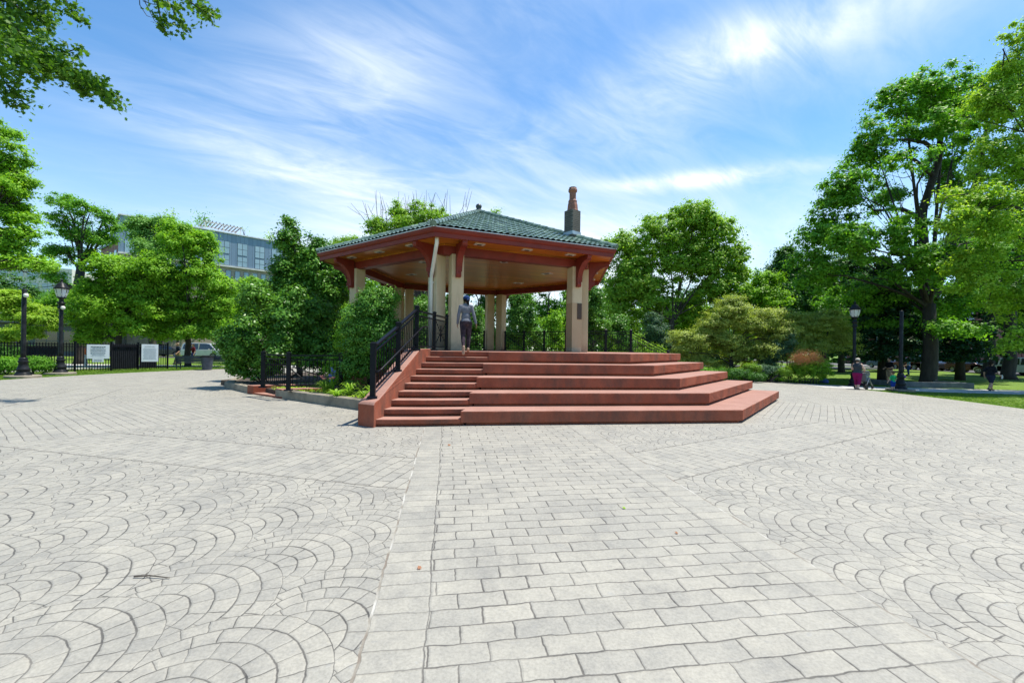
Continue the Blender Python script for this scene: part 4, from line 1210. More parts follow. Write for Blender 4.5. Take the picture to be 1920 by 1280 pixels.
mb.build('trunk', M['bark'], t, smooth=True)

# ------------------------------------------------------------------ garden strip east of the terrace
L = [(x, y, .28, .62, .5, .42) for x, y in zip(np.linspace(12.2, 17.2, 9), np.linspace(27.0, 27.6, 9))]
shrub('clipped_hedge', 'low clipped green hedge beside the end of the red terrace', L, 'maple', 330, 60, .20, .09, cat='hedge', stems=9, flat=.9)
shrub('flowering_shrub', 'rounded shrub with rusty pink tips above the wire edging', lobes_at([(1515, 690, 32, 26), (1538, 692, 22, 22), (1494, 696, 20, 18)], 27.3), 'bright', 300, 50, .20, .10, stems=3)
sp = bpy.data.objects[[o.name for o in bpy.data.objects if o.name.startswith('flowering_shrub')][0]]
rng = np.random.default_rng(55); C, _, dd = clump_points(lobes_at([(1512, 669, 25, 10), (1497, 676, 14, 8), (1530, 674, 16, 7)], 26.2), 110, rng)
P = np.repeat(C, 40, 0) + rng.normal(size=(len(C) * 40, 3)) * .12
raw_mesh('flower_tips', place_leaves(P, rng.normal(size=P.shape) * .6 + (0, 0, .4), .09, 'blade', rng), 4, len(P), LV['rust'], sp)
shrub('blue_conifer_bush', 'blue green dwarf conifer behind the rusty tipped shrub', lobes_at([(1455, 655, 22, 26), (1475, 645, 18, 26), (1440, 675, 22, 18)], 28.5), 'blue', 190, 56, .26, .11)
shrub('blue_conifer_bush', 'tall blue green conifer bush under the airy olive tree', lobes_at([(1480, 632, 15, 22), (1484, 650, 18, 20)], 33), 'blue', 150, 56, .26, .12)
shrub('low_bush', 'loose blue green low shrub by the lawn edge between hedge and wire edging', lobes_at([(1425, 695, 20, 14), (1450, 697, 18, 12)], 27), 'blue', 120, 50, .20, .10)
shrub('low_bush', 'small yellow green shrub beside the loose blue green one at the lawn edge', lobes_at([(1408, 692, 16, 12), (1470, 698, 14, 10)], 26.5), 'lime', 80, 44, .18, .10)
shrub('low_bush', 'dark ground shrub at the end of the hedge', lobes_at([(1385, 700, 22, 10), (1420, 706, 16, 7)], 25.5), 'dark', 90, 44, .18, .09)
shrub('clipped_hedge', 'dark hedge behind the iron fence at the picture edge', lobes_at([(-20, 668, 26, 20), (15, 668, 26, 20), (48, 670, 24, 20), (75, 674, 18, 16)], 27.5), 'dark', 260, 50, .22, .12, cat='hedge')
# west lawn shrubs by the posts
shrub('low_bush', 'rounded dark shrub between the two lamp posts on the western lawn', lobes_at([(70, 682, 20, 14), (50, 680, 16, 12), (86, 686, 12, 12)], 22.3), 'maple', 150, 50, .19, .10)
shrub('low_bush', 'rounded dark shrub at the picture edge beside the bare black post', lobes_at([(8, 682, 18, 14), (26, 684, 14, 12), (-14, 684, 20, 14)], 22.0), 'maple', 150, 50, .19, .10)

# ------------------------------------------------------------------ flower bed in front of the holly
M['soil'] = mat('bed_soil', (.075, .055, .04), (.04, .03, .022), 6, .95, bump=.6, bscale=30)
mb = MB(); mb.prism([(-3.45, 11.3), (-7.5, 14.0), (-9.2, 15.5), (-12.4, 18.2), (-12.5, 25), (-7.6, 22.4), (-7.7, 18.4), (-3.15, 14.5), (-3.05, 12.2)], -.1, SOIL)
tag(mb.build('bed_soil', M['soil']), kind='structure')
def tuft(mb_pts, c, n, h, spread, rng):
    V = []; F = []
    for i in range(n):
        a = rng.random() * 2 * pi; L = h * rng.uniform(.6, 1.15); w = .010 + .006 * rng.random(); out = spread * rng.uniform(.5, 1.2)
        d = np.array([cos(a), sin(a), 0]); sd = np.array([-sin(a), cos(a), 0]) * w
        p = [c + d * .02, c + d * out * .35 + (0, 0, L * .7), c + d * out * .75 + (0, 0, L * .95), c + d * out + (0, 0, L * .75)]
        o = len(V)
        for q, k in zip(p, (1, 1, .8, .15)): V += [q - sd * k, q + sd * k]
        F += [(o, o + 1, o + 3, o + 2), (o + 2, o + 3, o + 5, o + 4), (o + 4, o + 5, o + 7, o + 6)]
    mb_pts.add(V, F)
rng = np.random.default_rng(91)
tl = [((690, 735), 'daylily clump with long arching leaves beside the stair post'), ((655, 728), 'daylily clump in the middle of the flower bed, below the holly'), ((610, 726), 'daylily clump near the ramp end of the flower bed'), ((632, 736), 'small daylily clump behind the kerb of the flower bed'), ((672, 742), 'pale low clump of leaves in the kerb corner by the stair post')]
for i, ((px, py), lab) in enumerate(tl):
    d = (11.9, 12.9, 13.3, 12.4, 11.6)[i]; c = at(px, py, d); c[2] = SOIL
    if i == 0: c = np.array([-3.75, 11.75, SOIL])
    if i == 4: c = np.array([-4.1, 11.95, SOIL])
    t = thing('daylily', c, lab, 'plant', 'daylilies in the flower bed')
    mb = MB(); tuft(mb, c, 70, .42 if i < 3 else .26, .38, rng); mb.build('leaves', LV['lime' if i in (2, 4) else 'plane'], t)
    if i == 2:
        mb = MB()
        for q in range(5): mb.lathe([(.0, 0), (.05, .03), (.07, .07), (.0, .06)], c + rng.normal(size=3) * (.2, .1, .05) + (0, 0, .42), 6)
        mb.build('flowers', mat('pink_petal', (.62, .24, .22), None, 5, .6), t)
c = at(622, 720, 13.4); c[2] = SOIL
t = thing('delphinium', c, 'plant with tall blue flower spikes beside the ramp railing', 'plant')
mb = MB(); tuft(mb, c, 60, .55, .28, rng); mb.build('leaves', LV['bright'], t)
for dx, hh in ((-.06, .62), (.07, .75), (.0, .86)):
    V = []; p = c + (dx, 0, 0)
    mb = MB(); mb.tube([p, p + (0, 0, hh)], .008, 5); mb.build('stem', LV['bright'], t)
    q = p + np.stack([rng.normal(size=70) * .018, rng.normal(size=70) * .018, hh * rng.uniform(.55, 1.0, 70)], 1)
    raw_mesh('flower_spike', place_leaves(q, rng.normal(size=q.shape), .035, 'quad', rng), 4, 70, M.setdefault('blue_petal', mat('blue_petal', (.10, .13, .50), (.18, .22, .62), 8, .6)), t)
gc = thing('ground_cover', (-6, 13.6, SOIL), 'pale green ground cover spread over the soil of the flower bed', 'plants')
n = 2600; P = np.stack([rng.uniform(-8.2, -3.4, n), rng.uniform(-.2, 2.0, n), np.full(n, SOIL + .03)], 1); P[:, 1] += 11.5 - (P[:, 0] + 3.9) * .66 + .42
raw_mesh('ground_cover_leaves', place_leaves(P + rng.normal(size=P.shape) * (0, 0, .03), rng.normal(size=P.shape) * .5 + (0, 0, 1), .07, 'quad', rng), 4, n, LV['yellow'], gc)
gc['kind'] = 'stuff'

# grass blades near the border of the lawn
rng = np.random.default_rng(19)
n = 60000
a = np.concatenate([rng.uniform(radians(-32), radians(45), n // 2), rng.uniform(radians(140), radians(200), n // 2)])
r = PLAZA_R + np.abs(rng.normal(size=len(a))) * 4.5 - .03
P = np.stack([CX + r * np.cos(a), CY + r * np.sin(a), np.zeros(len(a))], 1); P[:, 2] = gz(P[:, 0], P[:, 1]) + .02
path_y = np.interp(P[:, 0], [17.6, 24, 34, 60], [25.2, 24.4, 23.2, 19])
keep = ~((P[:, 0] > 16) & (np.abs(P[:, 1] - path_y) < 1.6)); P = P[keep]
up = np.tile([[0., 0., 1.]], (len(P), 1)) + rng.normal(size=P.shape) * .25
nn_ = rng.normal(size=P.shape); nn_[:, 2] *= .2
M['blade'] = leaf_mat('grass_blade', [(.055, .130, .012), (.115, .215, .022), (.190, .280, .045)], .4)
o = raw_mesh('grass', place_leaves(P, nn_, .11, 'blade', rng, spin=np.cross(unit(nn_), up)), 4, len(P), M['blade'])
tag(o, 'short mown grass along the edge of the lawn', 'grass', kind='stuff')

# the far wood that closes the view between the trunks
rng = np.random.default_rng(23)
n = 26000
a = rng.uniform(radians(-20), radians(200), n); r = 104 + rng.normal(size=n) * 4
hh = 9.5 + 2.5 * np.sin(a * 23) + 1.6 * np.sin(a * 51 + 1) + 1.0 * np.sin(a * 97)
P = np.stack([CX + r * np.cos(a), CY + r * np.sin(a), rng.random(n) ** .8 * hh - .3], 1)
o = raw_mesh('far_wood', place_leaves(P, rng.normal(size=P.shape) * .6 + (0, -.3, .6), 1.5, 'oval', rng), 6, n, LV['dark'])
tag(o, 'far dark wood closing the view between the trunks', 'wood', kind='stuff')
# ------------------------------------------------------------------ lamp posts
M['lamp_glass'] = None
def lamp_glass():
    m, g, b, out = new_mat('lantern_glass')
    b.inputs['Base Color'].default_value = (.80, .80, .78, 1); b.inputs['Roughness'].default_value = .25
    b.inputs['Transmission Weight'].default_value = .35; b.inputs['IOR'].default_value = 1.3
    return m
M['lamp_glass'] = lamp_glass()
def lamp(x, y, h, label, lantern=True, pad=True, knob=True, group='black lamp posts around the square'):
    g0 = float(gz(x, y)); t = thing('lamp_post', (x, y, g0), label, 'lamp post', group)
    mb = MB(); mb.lathe([(.33, -.1), (.33, .10), (.29, .12), (.29, .2), (.24, .24), (.21, .34), (.25, .38), (.215, .44), (.17, .56), (.15, .70), (.185, .74), (.185, .79), (.14, .83), (.155, .90), (.12, .97)], (x, y, g0 + (.0 if pad else -.1)), 20)
    mb.build('base', M['dark_iron'], t, smooth=True)
    top = h - (1.02 if lantern else 0)
    mb = MB(); mb.lathe([(.108, .9), (.088, 1.2), (.082, top - .02), (.065, top + .01)], (x, y, g0), 14); mb.build('pole', M['dark_iron'], t, smooth=True)
    if pad:
        mb = MB(); mb.lathe([(.62, -.1), (.62, .10), (.60, .12)], (x, y, g0), 18); mb.build('pad', M['concrete'], t)
    if lantern:
        z = g0 + top
        mb = MB(); mb.lathe([(.10, -.55), (.16, -.52), (.16, -.47), (.11, -.44), (.12, -.30), (.17, -.26), (.17, -.22), (.10, -.18), (.09, -.02), (.17, .02), (.19, .06), (.15, .08)], (x, y, z), 14); mb.build('collar', M['dark_iron'], t, smooth=True)
        mb = MB(); mb.lathe([(.17, .08), (.22, .20), (.28, .48), (.285, .52)], (x, y, z), 8); gl = mb.build('lantern_glass', M['lamp_glass'], t)
        mb = MB()
        for k in range(8):
            a = 2 * pi * k / 8; mb.bar((x + .175 * cos(a), y + .175 * sin(a), z + .08), (x + .29 * cos(a), y + .29 * sin(a), z + .52), .018, .018)
        mb.build('glazing_bars', M['dark_iron'], t)
        mb = MB(); mb.lathe([(.31, .50), (.315, .55), (.25, .62), (.20, .72), (.13, .82), (.06, .86), (.045, .93), (.07, .97), (.02, 1.02), (.0, 1.1)], (x, y, z), 16); mb.build('lantern_roof', M['dark_iron'], t, smooth=True)
    if knob:
        mb = MB(); mb.lathe([(.0, -.10), (.07, -.08), (.10, 0), (.07, .08), (.0, .10)], (x + .15, y - .06, g0 + h * (.70 if lantern else .93)), 10); mb.build('globe_fitting', M['white_paint'], t, smooth=True)
    return t
p = gp(113, 702); lamp(p[0], p[1], 5.05, 'black lamp post with glass lantern, standing by the iron fence')
p = gp(43, 708); lamp(p[0], p[1], 4.20, 'bare black post without lantern beside the low shrubs on the western lawn', lantern=False)
p = at(1601, 700, 26.3); lamp(p[0], p[1], 5.2, 'black lamp post with white lantern above the woman pushing the stroller', pad=False, knob=False)
p = gp(1688, 733); lamp(p[0], p[1], 4.35, 'bare black post without lantern where the small children stand', lantern=False, pad=True, knob=False)
p = at(332, 684, 36.5); lamp(p[0], p[1], 4.6, 'black lamp post hidden in the maple leaves, its foot showing by the walking man', pad=False, knob=False)
for px, lab in ((1605, None),):
    pass

# ------------------------------------------------------------------ iron fence with notices
M['screen'] = mat('dark_screen_cloth', (.018, .022, .030), (.010, .012, .018), 3, .9)
fen = thing('iron_fence', (-26, 23.5, 0), 'black iron picket fence with gate along the western lawn', 'fence')
FP = [(-33.0, 17.5), (-29.8, 20.4), (-27.6, 22.9), (-25.5, 24.9), (-24.6, 26.2), (-24.35, 27.8), (-23.4, 29.0)]
for i, (x, y) in enumerate(FP):
    z = float(gz(x, y)); mb = MB(); mb.box((x, y, z + .86), (.075, .075, 1.76)); mb.box((x, y, z + 1.76), (.10, .10, .05)); mb.build('post', M['black_metal'], fen)
for i, (a, b) in enumerate(zip(FP[:-1], FP[1:])):
    z = float(gz(*a)); d = np.array(b) - np.array(a); L = np.linalg.norm(d); mb = MB()
    for hz in (.14, 1.48, 1.62): mb.bar((*a, z + hz), (*b, z + hz), .035, .04)
    n = int(L / .115)
    for k in range(1, n):
        q = np.array(a) + d * k / n; mb.bar((*q, z + .06), (*q, z + 1.70), .028, .028)
    mb.build('gate' if i == 4 else 'picket_panel', M['black_metal'], fen)
    if i in (1, 2, 4, 5):  # cloth on the upper panels; gate sheets stand for the shaded yard behind
        off = np.array([-d[1], d[0]]) / L * .06
        t0, t1 = {1: (.25, .95), 2: (.3, .75), 4: (.0, 1.), 5: (.05, .62)}[i]
        z0, z1 = {1: (.95, 1.46), 2: (.9, 1.46), 4: (.10, 1.60), 5: (.1, 1.5)}[i]
        q0, q1 = np.array(a) + d * t0 + off, np.array(a) + d * t1 + off
        mb = MB(); mb.bar((*q0, z + (z0 + z1) / 2), (*q1, z + (z0 + z1) / 2), .01, z1 - z0); mb.build('screen_cloth', M['screen'], fen)
M['sign'] = mat('sign_white', (.72, .75, .77), (.66, .69, .71), 3, .4)
M['ink'] = mat('sign_ink', (.13, .15, .17), (.10, .12, .13), 3, .6)
def notice(c, w, h, label, lines, tab=None):
    t = thing('notice_board', c, label, 'sign', rz=0)
    # faces the square: local x along the fence, local -y outward
    d = (np.array(FP[4]) - np.array(FP[3])); ang_ = atan2(d[1], d[0]) - .35
    t.rotation_euler = (0, 0, ang_)
    def add(mb, nm, m_): return mb.build(nm, m_, t, local=False)
    mb = MB(); mb.box((0, 0, 0), (w, .02, h))
    if tab: mb.box((0, .001, -h / 2 - tab / 2 + .003), (w * .5, .019, tab))
    p = add(mb, 'board', M['sign'])
    rng = np.random.default_rng(int(w * 1000))
    for zz, lw, th in lines:
        mb = MB(); x = -lw / 2
        while x < lw / 2:
            wl = rng.uniform(.02, .075) * (1 + th * 16); wl = min(wl, lw / 2 - x)
            mb.box((x + wl / 2, -.0125, zz), (wl, .003, th)); x += wl + .016
        add(mb, 'text_line', M['ink'])
c = at(184, 659, 24.3)
notice(c, .94, .80, 'white notice with a lower tab on the iron fence', [(.27, .62, .055), (.20, .5, .02), (.14, .66, .022), (.09, .6, .016), (.05, .66, .016), (.01, .62, .016), (-.05, .6, .016), (-.09, .64, .016), (-.14, .6, .016), (-.19, .5, .014), (-.26, .6, .014), (-.45, .34, .014), (-.49, .3, .014), (-.53, .36, .014)], tab=.20)
c = at(281, 661.5, 26.6)
notice(c, .80, 1.08, 'tall plain white notice board at the gate end of the iron fence', [(.40, .5, .03)] + [(.28 - .06 * k, .62 if k % 3 else .56, .016) for k in range(12)])

# ------------------------------------------------------------------ benches, bin
M['bench_paint'] = mat('bench_paint', (.030, .042, .062), (.02, .03, .045), 4, .5)
def bench(c, rz, label):
    t = thing('park_bench', (*c, float(gz(*c))), label, 'bench', 'dark park benches on the western lawn', rz=rz)
    def add(mb, nm): return mb.build(nm, M['bench_paint'], t, local=False)
    mb = MB()
    for k in range(5): mb.box((0, -.20 + k * .095, .45), (1.9, .075, .035))
    add(mb, 'seat'); mb = MB()
    for k in range(4): mb.box((0, .26 + .02 * k, .56 + k * .105), (1.9, .03, .100))
    add(mb, 'backrest')
    for x in (-.88, .88):
        mb = MB(); mb.bar((x, -.2, 0), (x, -.2, .62), .05, .05); mb.bar((x, .24, 0), (x, .32, .92), .05, .05); mb.bar((x, -.24, .62), (x, .30, .64), .05, .04); mb.bar((x, -.2, .42), (x, .26, .42), .05, .04)
        add(mb, 'end_frame')
    return t
p = at(362, 690, 29.2); bench(p[:2], radians(190), 'dark park bench under the maple next to the trash bin')
p = at(417, 688, 30.5); bench(p[:2], radians(186), 'dark park bench half hidden by the huge glossy shrub')
p = at(388, 692, 28.6); g0 = float(gz(*p[:2]))
t = thing('trash_bin', (p[0], p[1], g0), 'blue black slatted trash bin standing between the park benches', 'trash bin')
mb = MB(); mb.lathe([(.27, .03), (.36, .86), (.38, .88), (.30, .9)], (p[0], p[1], g0), 18); mb.build('body', mat('bin_steel', (.05, .065, .09), (.03, .04, .06), 5, .45), t)
mb = MB(); mb.lathe([(.40, .86), (.41, .93), (.27, .98), (.26, .9)], (p[0], p[1], g0), 18); mb.build('rim', M['dark_iron'], t)

# ------------------------------------------------------------------ kerbs of the bed, ramp walls, ramp railing
ker = MB(); ker.prism([(-3.42, 11.02), (-7.72, 13.94), (-7.54, 14.19), (-3.30, 11.32)], -.1, .275)
k_ = ker.build('bed_kerb', M['concrete'], bevel=.025, wobble=.004); tag(k_, 'worn concrete kerb in front of the flower bed, meeting the red stair wall', 'kerb')
ker = MB(); ker.prism([(-9.35, 15.12), (-11.4, 16.95), (-12.6, 19.4), (-12.3, 19.5), (-11.15, 17.15), (-9.15, 15.35)], -.1, .24)
tag(ker.build('bed_kerb', M['concrete'], bevel=.025, wobble=.004), 'worn concrete kerb curving under the huge glossy shrub', 'kerb')
t = thing('ramp_wall', (-8, 14.5, 0), 'low red painted wall around the ramp opening beside the flower bed', 'wall')
mb = MB(); mb.prism([(-9.30, 15.02), (-8.95, 14.78), (-7.2, 15.9), (-7.45, 16.2)], -.1, .30); mb.build('curb', M['stucco'], t, bevel=.015)
mb = MB(); mb.prism([(-8.98, 14.83), (-7.35, 13.68), (-7.2, 13.90), (-8.8, 15.1)], -.1, .06); mb.build('ramp_floor', M['stucco'], t, bevel=.01)
mb = MB(); mb.prism([(-7.74, 13.97), (-7.40, 13.72), (-5.6, 14.75), (-5.85, 15.0)], -.1, .30); mb.build('curb', M['stucco'], t, bevel=.015)
t = thing('ramp_railing', (-7.6, 13.9, .3), 'low black railing standing on the red ramp curb beside the flower bed', 'railing')
P = [(-8.30, 14.25, .30), (-6.98, 13.35, .30), (-5.65, 14.1, .30)]
for p in P: rail_post(t, p[0], p[1], p[2], p[2] + 1.16, .11)
rail_panel(t, P[0], P[1], .14, 1.10); rail_panel(t, P[1], P[2], .14, 1.10)
mb = MB(); mb.tube([np.array(P[0]) + (.1, .05, .76), np.array(P[0]) + (.7, .1, .76), np.array(P[1]) + (.3, .4, .30)], .021, 8); mb.build('handrail', M['dark_iron'], t, smooth=True)
mb = MB(); mb.tube([np.array(P[1]) + (.1, .05, .74), np.array(P[1]) + (.9, .9, .32)], .021, 8); mb.build('handrail', M['dark_iron'], t, smooth=True)

# stone edging around the big maple and wire edging
c = at(1760, 725, 26.2); g0 = float(gz(c[0], c[1]))
t = MB(); t.box((c[0], c[1] + .2, g0 + .15), (4.3, .28, .36), rz=-.05); t.box((c[0] - 2.1, c[1] + 1.4, g0 + .15), (.28, 2.4, .34), rz=-.05); t.box((c[0] + 2.1, c[1] + 1.2, g0 + .15), (.28, 2.4, .34), rz=-.05)
tag(t.build('tree_edging', mat('dark_stone_edging', (.16, .17, .17), (.10, .11, .11), 3, .85, bump=.3), bevel=.02), 'low dark stone edging around the foot of the forked maple trunk', 'edging')
a = at(1473, 700, 27.2)[:2]; b2 = at(1536, 703, 26.6)[:2]
t = thing('wire_edging', (*a, float(gz(*a))), 'low hooped wire edging in front of the rusty tipped shrub', 'edging')
mb = MB(); n = 12
for i in range(n):
    q = a + (b2 - a) * i / n; r2_ = a + (b2 - a) * (i + 1) / n; z = float(gz(*q)); pts = []
    for s in np.linspace(0, 1, 8):
        w_ = q + (r2_ - q) * s; pts.append((*w_, z + .36 * sin(pi * s) ** .5 if 0 < s < 1 else z - .02))
    mb.tube(pts, .012, 5)
mb.build('hoops', M['dark_iron'], t); mb = MB(); mb.bar((*a, float(gz(*a)) + .16), (*b2, float(gz(*b2)) + .16), .02, .02); mb.build('wire', M['dark_iron'], t)
# blue bag on the lawn
p = at(1545, 711.5, 28.2); z = float(gz(p[0], p[1]))
mb = MB(); mb.lathe([(.10, 0), (.24, .03), (.26, .16), (.20, .26), (.10, .30), (.13, .34)], (p[0], p[1], z), 12)
t = thing('bag', (p[0], p[1], z), 'small blue bag lying on the sunny lawn by the rusty tipped shrub', 'bag')
mb.build('body', mat('blue_cloth', (.03, .08, .30), (.02, .05, .2), 9, .8), t, smooth=True)
mb = MB(); mb.tube([(p[0] - .1, p[1], z + .28), (p[0] - .08, p[1], z + .42), (p[0] + .08, p[1], z + .42), (p[0] + .1, p[1], z + .28)], .014, 6); mb.build('strap', M['black_metal'], t)
# twig and fallen leaves on the paving
def on_ground(px, py): return gp(px, py)
p0, p1 = on_ground(251, 1083), on_ground(318, 1085)
mb = MB(); mb.tube([p0 + (0, 0, .012), (p0 * .6 + p1 * .4) + (0, .01, .018), p1 + (0, 0, .010)], [.006, .005, .003], 6); mb.tube([(p0 * .7 + p1 * .3) + (0, 0, .015), p0 + (.06, .05, .02)], [.003, .002], 5)
tag(mb.build('twig', M['bark']), 'thin dark twig lying on the fan patterned paving', 'twig')
rng = np.random.default_rng(5)
for px, py, lab, lm in ((1170, 953, 'green fallen leaf on the middle of the brick patterned path', 'yellow'), (1268, 1000, 'small dry leaf on the brick patterned path beyond the green one', 'rust'), (786, 1066, 'dry brown leaf on the smooth border strip of the path', 'rust'), (842, 835, 'tiny dry leaf on the path near the terrace', 'rust')):
    p = on_ground(px, py) + (0, 0, .012)
    o = raw_mesh('fallen_leaf', place_leaves(np.array([p]), np.array([[.25, -.3, 1.0]]), .055, 'maple', rng), 12, 1, LV[lm])
    tag(o, lab, 'leaf', 'leaves lying on the path')

# ------------------------------------------------------------------ cars
M['glass_dark'] = mat('car_glass', (.025, .032, .038), (.015, .02, .024), 3, .08, spec=.9)
M['tyre'] = mat('tyre_rubber', (.02, .02, .02), None, 5, .8)
M['rim'] = mat('alloy_rim', (.45, .46, .48), None, 5, .3, metal=.7)
M['tail'] = mat('tail_lamp', (.40, .02, .015), None, 5, .25)
M['head'] = mat('head_lamp', (.75, .77, .80), None, 5, .15)
def car(loc, rz, label, colr, kind='sedan', group='cars parked along the street behind the lawn'):
    t = thing('parked_car', (*loc, float(gz(*loc)) + .02), label, 'car', group, rz=rz)
    paint = mat('car_paint', colr, tuple(k * .85 for k in colr), 2, .22, metal=.15, spec=.7)
    def add(mb, nm, m_, par=None, **kw): return mb.build(nm, m_, par or t, local=False, **kw)
    Lh, W = 2.3, .90
    if kind == 'suv':
        body = [(-2.25, .35), (-2.30, .75), (-2.22, 1.02), (1.25, 1.03), (2.10, .93), (2.28, .70), (2.26, .33)]
        roof = [(-2.20, 1.02), (-1.95, 1.58), (-1.5, 1.68), (.05, 1.66), (.45, 1.58), (1.30, 1.02)]
    elif kind == 'van':
        body = [(-2.45, .35), (-2.5, .8), (-2.45, 1.05), (1.5, 1.05), (2.3, .95), (2.45, .7), (2.42, .33)]
        roof = [(-2.43, 1.05), (-2.3, 1.75), (-2.0, 1.88), (.5, 1.86), (.9, 1.78), (1.65, 1.05)]
    else:
        body = [(-2.28, .36), (-2.34, .70), (-2.25, .96), (-1.6, .98), (1.0, .95), (2.05, .84), (2.27, .66), (2.25, .33)]
        roof = [(-1.85, .97), (-1.15, 1.38), (-.7, 1.46), (.25, 1.44), (.55, 1.38), (1.25, .95)]
    wx = 1.38
    low = [(-2.2, .28)] + []
    # underside with wheel arches
    und = []
    for cx_ in (-wx, wx):
        for k in range(7):
            a = pi - pi * k / 6; und.append((cx_ + .40 * cos(a), .30 + .38 * sin(a)))
    prof = und + [(p[0], p[1]) for p in body[::-1]]
    def ext(mb, prof, w0, w1=None, zmin=0, zmax=1):
        n = len(prof); V = []
        for s in (-1, 1):
            for x, z in prof:
                w = w0 if w1 is None else w0 + (w1 - w0) * (z - zmin) / (zmax - zmin)
                V.append((x, s * w, z))
        F = [list(range(n)), list(range(n, 2 * n))[::-1]] + [[i, n + i, n + (i + 1) % n, (i + 1) % n] for i in range(n)]
        mb.add(V, F)
    mb = MB(); ext(mb, prof, W); add(mb, 'body', paint, bevel=.05)
    zt = max(z for _, z in roof); zb = min(z for _, z in roof)
    mb = MB(); ext(mb, roof, W - .04, W - .20, zb, zt); add(mb, 'cabin', paint, bevel=.04)
    # glass: side windows, windscreen, rear window, set a little proud
    for s in (-1, 1):
        inner = [(x * .93 + .0, zb + .05 + (z - zb) * .84) for x, z in roof]
        mb = MB(); V = []
        for x, z in inner:
            w = (W - .04) + (-.16) * (z - zb) / (zt - zb); V.append((x, s * (w + .006), z))
        mb.add(V, [list(range(len(V)))] if s < 0 else [list(range(len(V)))[::-1]]); add(mb, 'side_window', M['glass_dark'])
        mb = MB(); x_ = -.35; mb.box((x_, s * (W - .10), (zb + zt) / 2), (.09, .10, zt - zb - .06)); add(mb, 'door_pillar', paint)
        mb = MB(); mb.box((.95, s * (W + .08), zb + .08), (.10, .16, .12)); add(mb, 'mirror', paint, bevel=.02)
    for (p, q), nm in (((roof[0], roof[1]), 'rear_window'), ((roof[-1], roof[-2]), 'windscreen')):
        dx = -.012 if nm == 'rear_window' else .012
        A = np.array(p) * .88 + np.array(q) * .12; B = np.array(p) * .08 + np.array(q) * .92
        mb = MB(); mb.add([(A[0] + dx, -.74, A[1] + .01), (A[0] + dx, .74, A[1] + .01), (B[0] + dx, .64, B[1] + .01), (B[0] + dx, -.64, B[1] + .01)], [(0, 1, 2, 3)]); add(mb, nm, M['glass_dark'])
    for s in (-1, 1):
        mb = MB(); mb.box((-2.27, s * .72, .84), (.12, .30, .18)); add(mb, 'tail_light', M['tail'], bevel=.02)
        mb = MB(); mb.box((2.16, s * .66, .74), (.16, .36, .13)); add(mb, 'headlight', M['head'], bevel=.02)
        for x in (-wx, wx):
            V = MB(); V.lathe([(.20, -.11), (.31, -.11), (.335, -.07), (.335, .07), (.31, .11), (.20, .11)], (0, 0, 0), 22)
            R = Matrix.Rotation(pi / 2, 3, 'X')
            V.v = [tuple(R @ Vector(p) + Vector((x, s * (W - .10), .335))) for p in V.v]; wl = add(V, 'wheel', M['tyre'])
            V = MB(); V.lathe([(.0, .10), (.05, .125), (.10, .10), (.20, .118), (.215, .10), (.21, 0)], (0, 0, 0), 10)
            V.v = [tuple(R @ Vector((p[0], p[1], -s * p[2])) + Vector((x, s * (W - .10), .335))) for p in V.v]; add(V, 'rim', M['rim'], wl)
    return t
SX = 54.2
def street_car(px, kind, label, colr, flip=1, x=SX):
    # where the line of sight through px crosses the kerb line
    p = at(px, 690, 1.0); d = x / p[0]
    return car((x, d), pi / 2 * flip, label, colr, kind)
street_car(1822, 'suv', 'maroon hatchback car parked side on in front of the brick houses', (.075, .006, .012), -1)
street_car(1735, 'sedan', 'black car half hidden behind the forked maple trunk', (.03, .032, .036))
street_car(1660, 'sedan', 'dark blue car parked beyond the woman with the stroller', (.035, .07, .16), -1)
street_car(1708, 'suv', 'dark red car glimpsed between the bare post and the forked trunk', (.14, .02, .025))
street_car(1876, 'sedan', 'silver car parked behind the walking woman in shorts', (.50, .52, .54), -1)
street_car(1768, 'sedan', 'white car showing just behind the forked maple trunk', (.62, .63, .64), 1, 57.2)
street_car(1935, 'van', 'white van cut by the picture edge beyond the leaning trunk', (.60, .61, .62), -1)
p = at(386, 668, 53); car((p[0], p[1]), 0.05, 'silver van on the side street behind the park benches', (.46, .48, .50), 'van')
p = at(318, 664, 58); car((p[0], p[1]), 0.05, 'dark car on the side street behind the walking man', (.03, .035, .04))
p = at(1700, 684, 50)

# ------------------------------------------------------------------ buildings
M['metal_blue'] = None
def seam_metal():
    m, g, b, out = new_mat('standing_seam_metal')
    tc = g.node('ShaderNodeTexCoord'); x, y, z = g.sep(S(g, tc.outputs['Object']))
    e = (.5 - ((x / .62).fract() - .5).abs()) * .62
    seam = g.step(.06, .02, e)
    h = g.white(g.xyz((x / .62).floor(), 1.0, 0.0))
    c = g.mix(h, (.160, .225, .300), (.215, .285, .360)); c = g.mix(seam * .55, c, (.085, .12, .165))
    g.link(c, b.inputs['Base Color']); b.inputs['Roughness'].default_value = .45; b.inputs['Metallic'].default_value = .25
    return m
M['metal_blue'] = seam_metal()
M['win_glass'] = mat('window_glass', (.30, .40, .45), (.20, .29, .34), .3, .08, spec=.9)  # pale blue colour stands in for reflection in the panes
M['win_frame'] = mat('window_frame', (.06, .075, .095), None, 3, .4)
M['tan_brick'] = brick_mat('tan_brick', (.34, .27, .21), (.40, .33, .26), (.36, .33, .30), 1.0, .4, .15)
M['red_brick'] = brick_mat('red_brick', (.27, .085, .06), (.33, .12, .085), (.30, .24, .21), 1.0, .24, .085)
M['trim'] = mat('pale_trim', (.60, .58, .54), (.5, .48, .45), 2, .6)
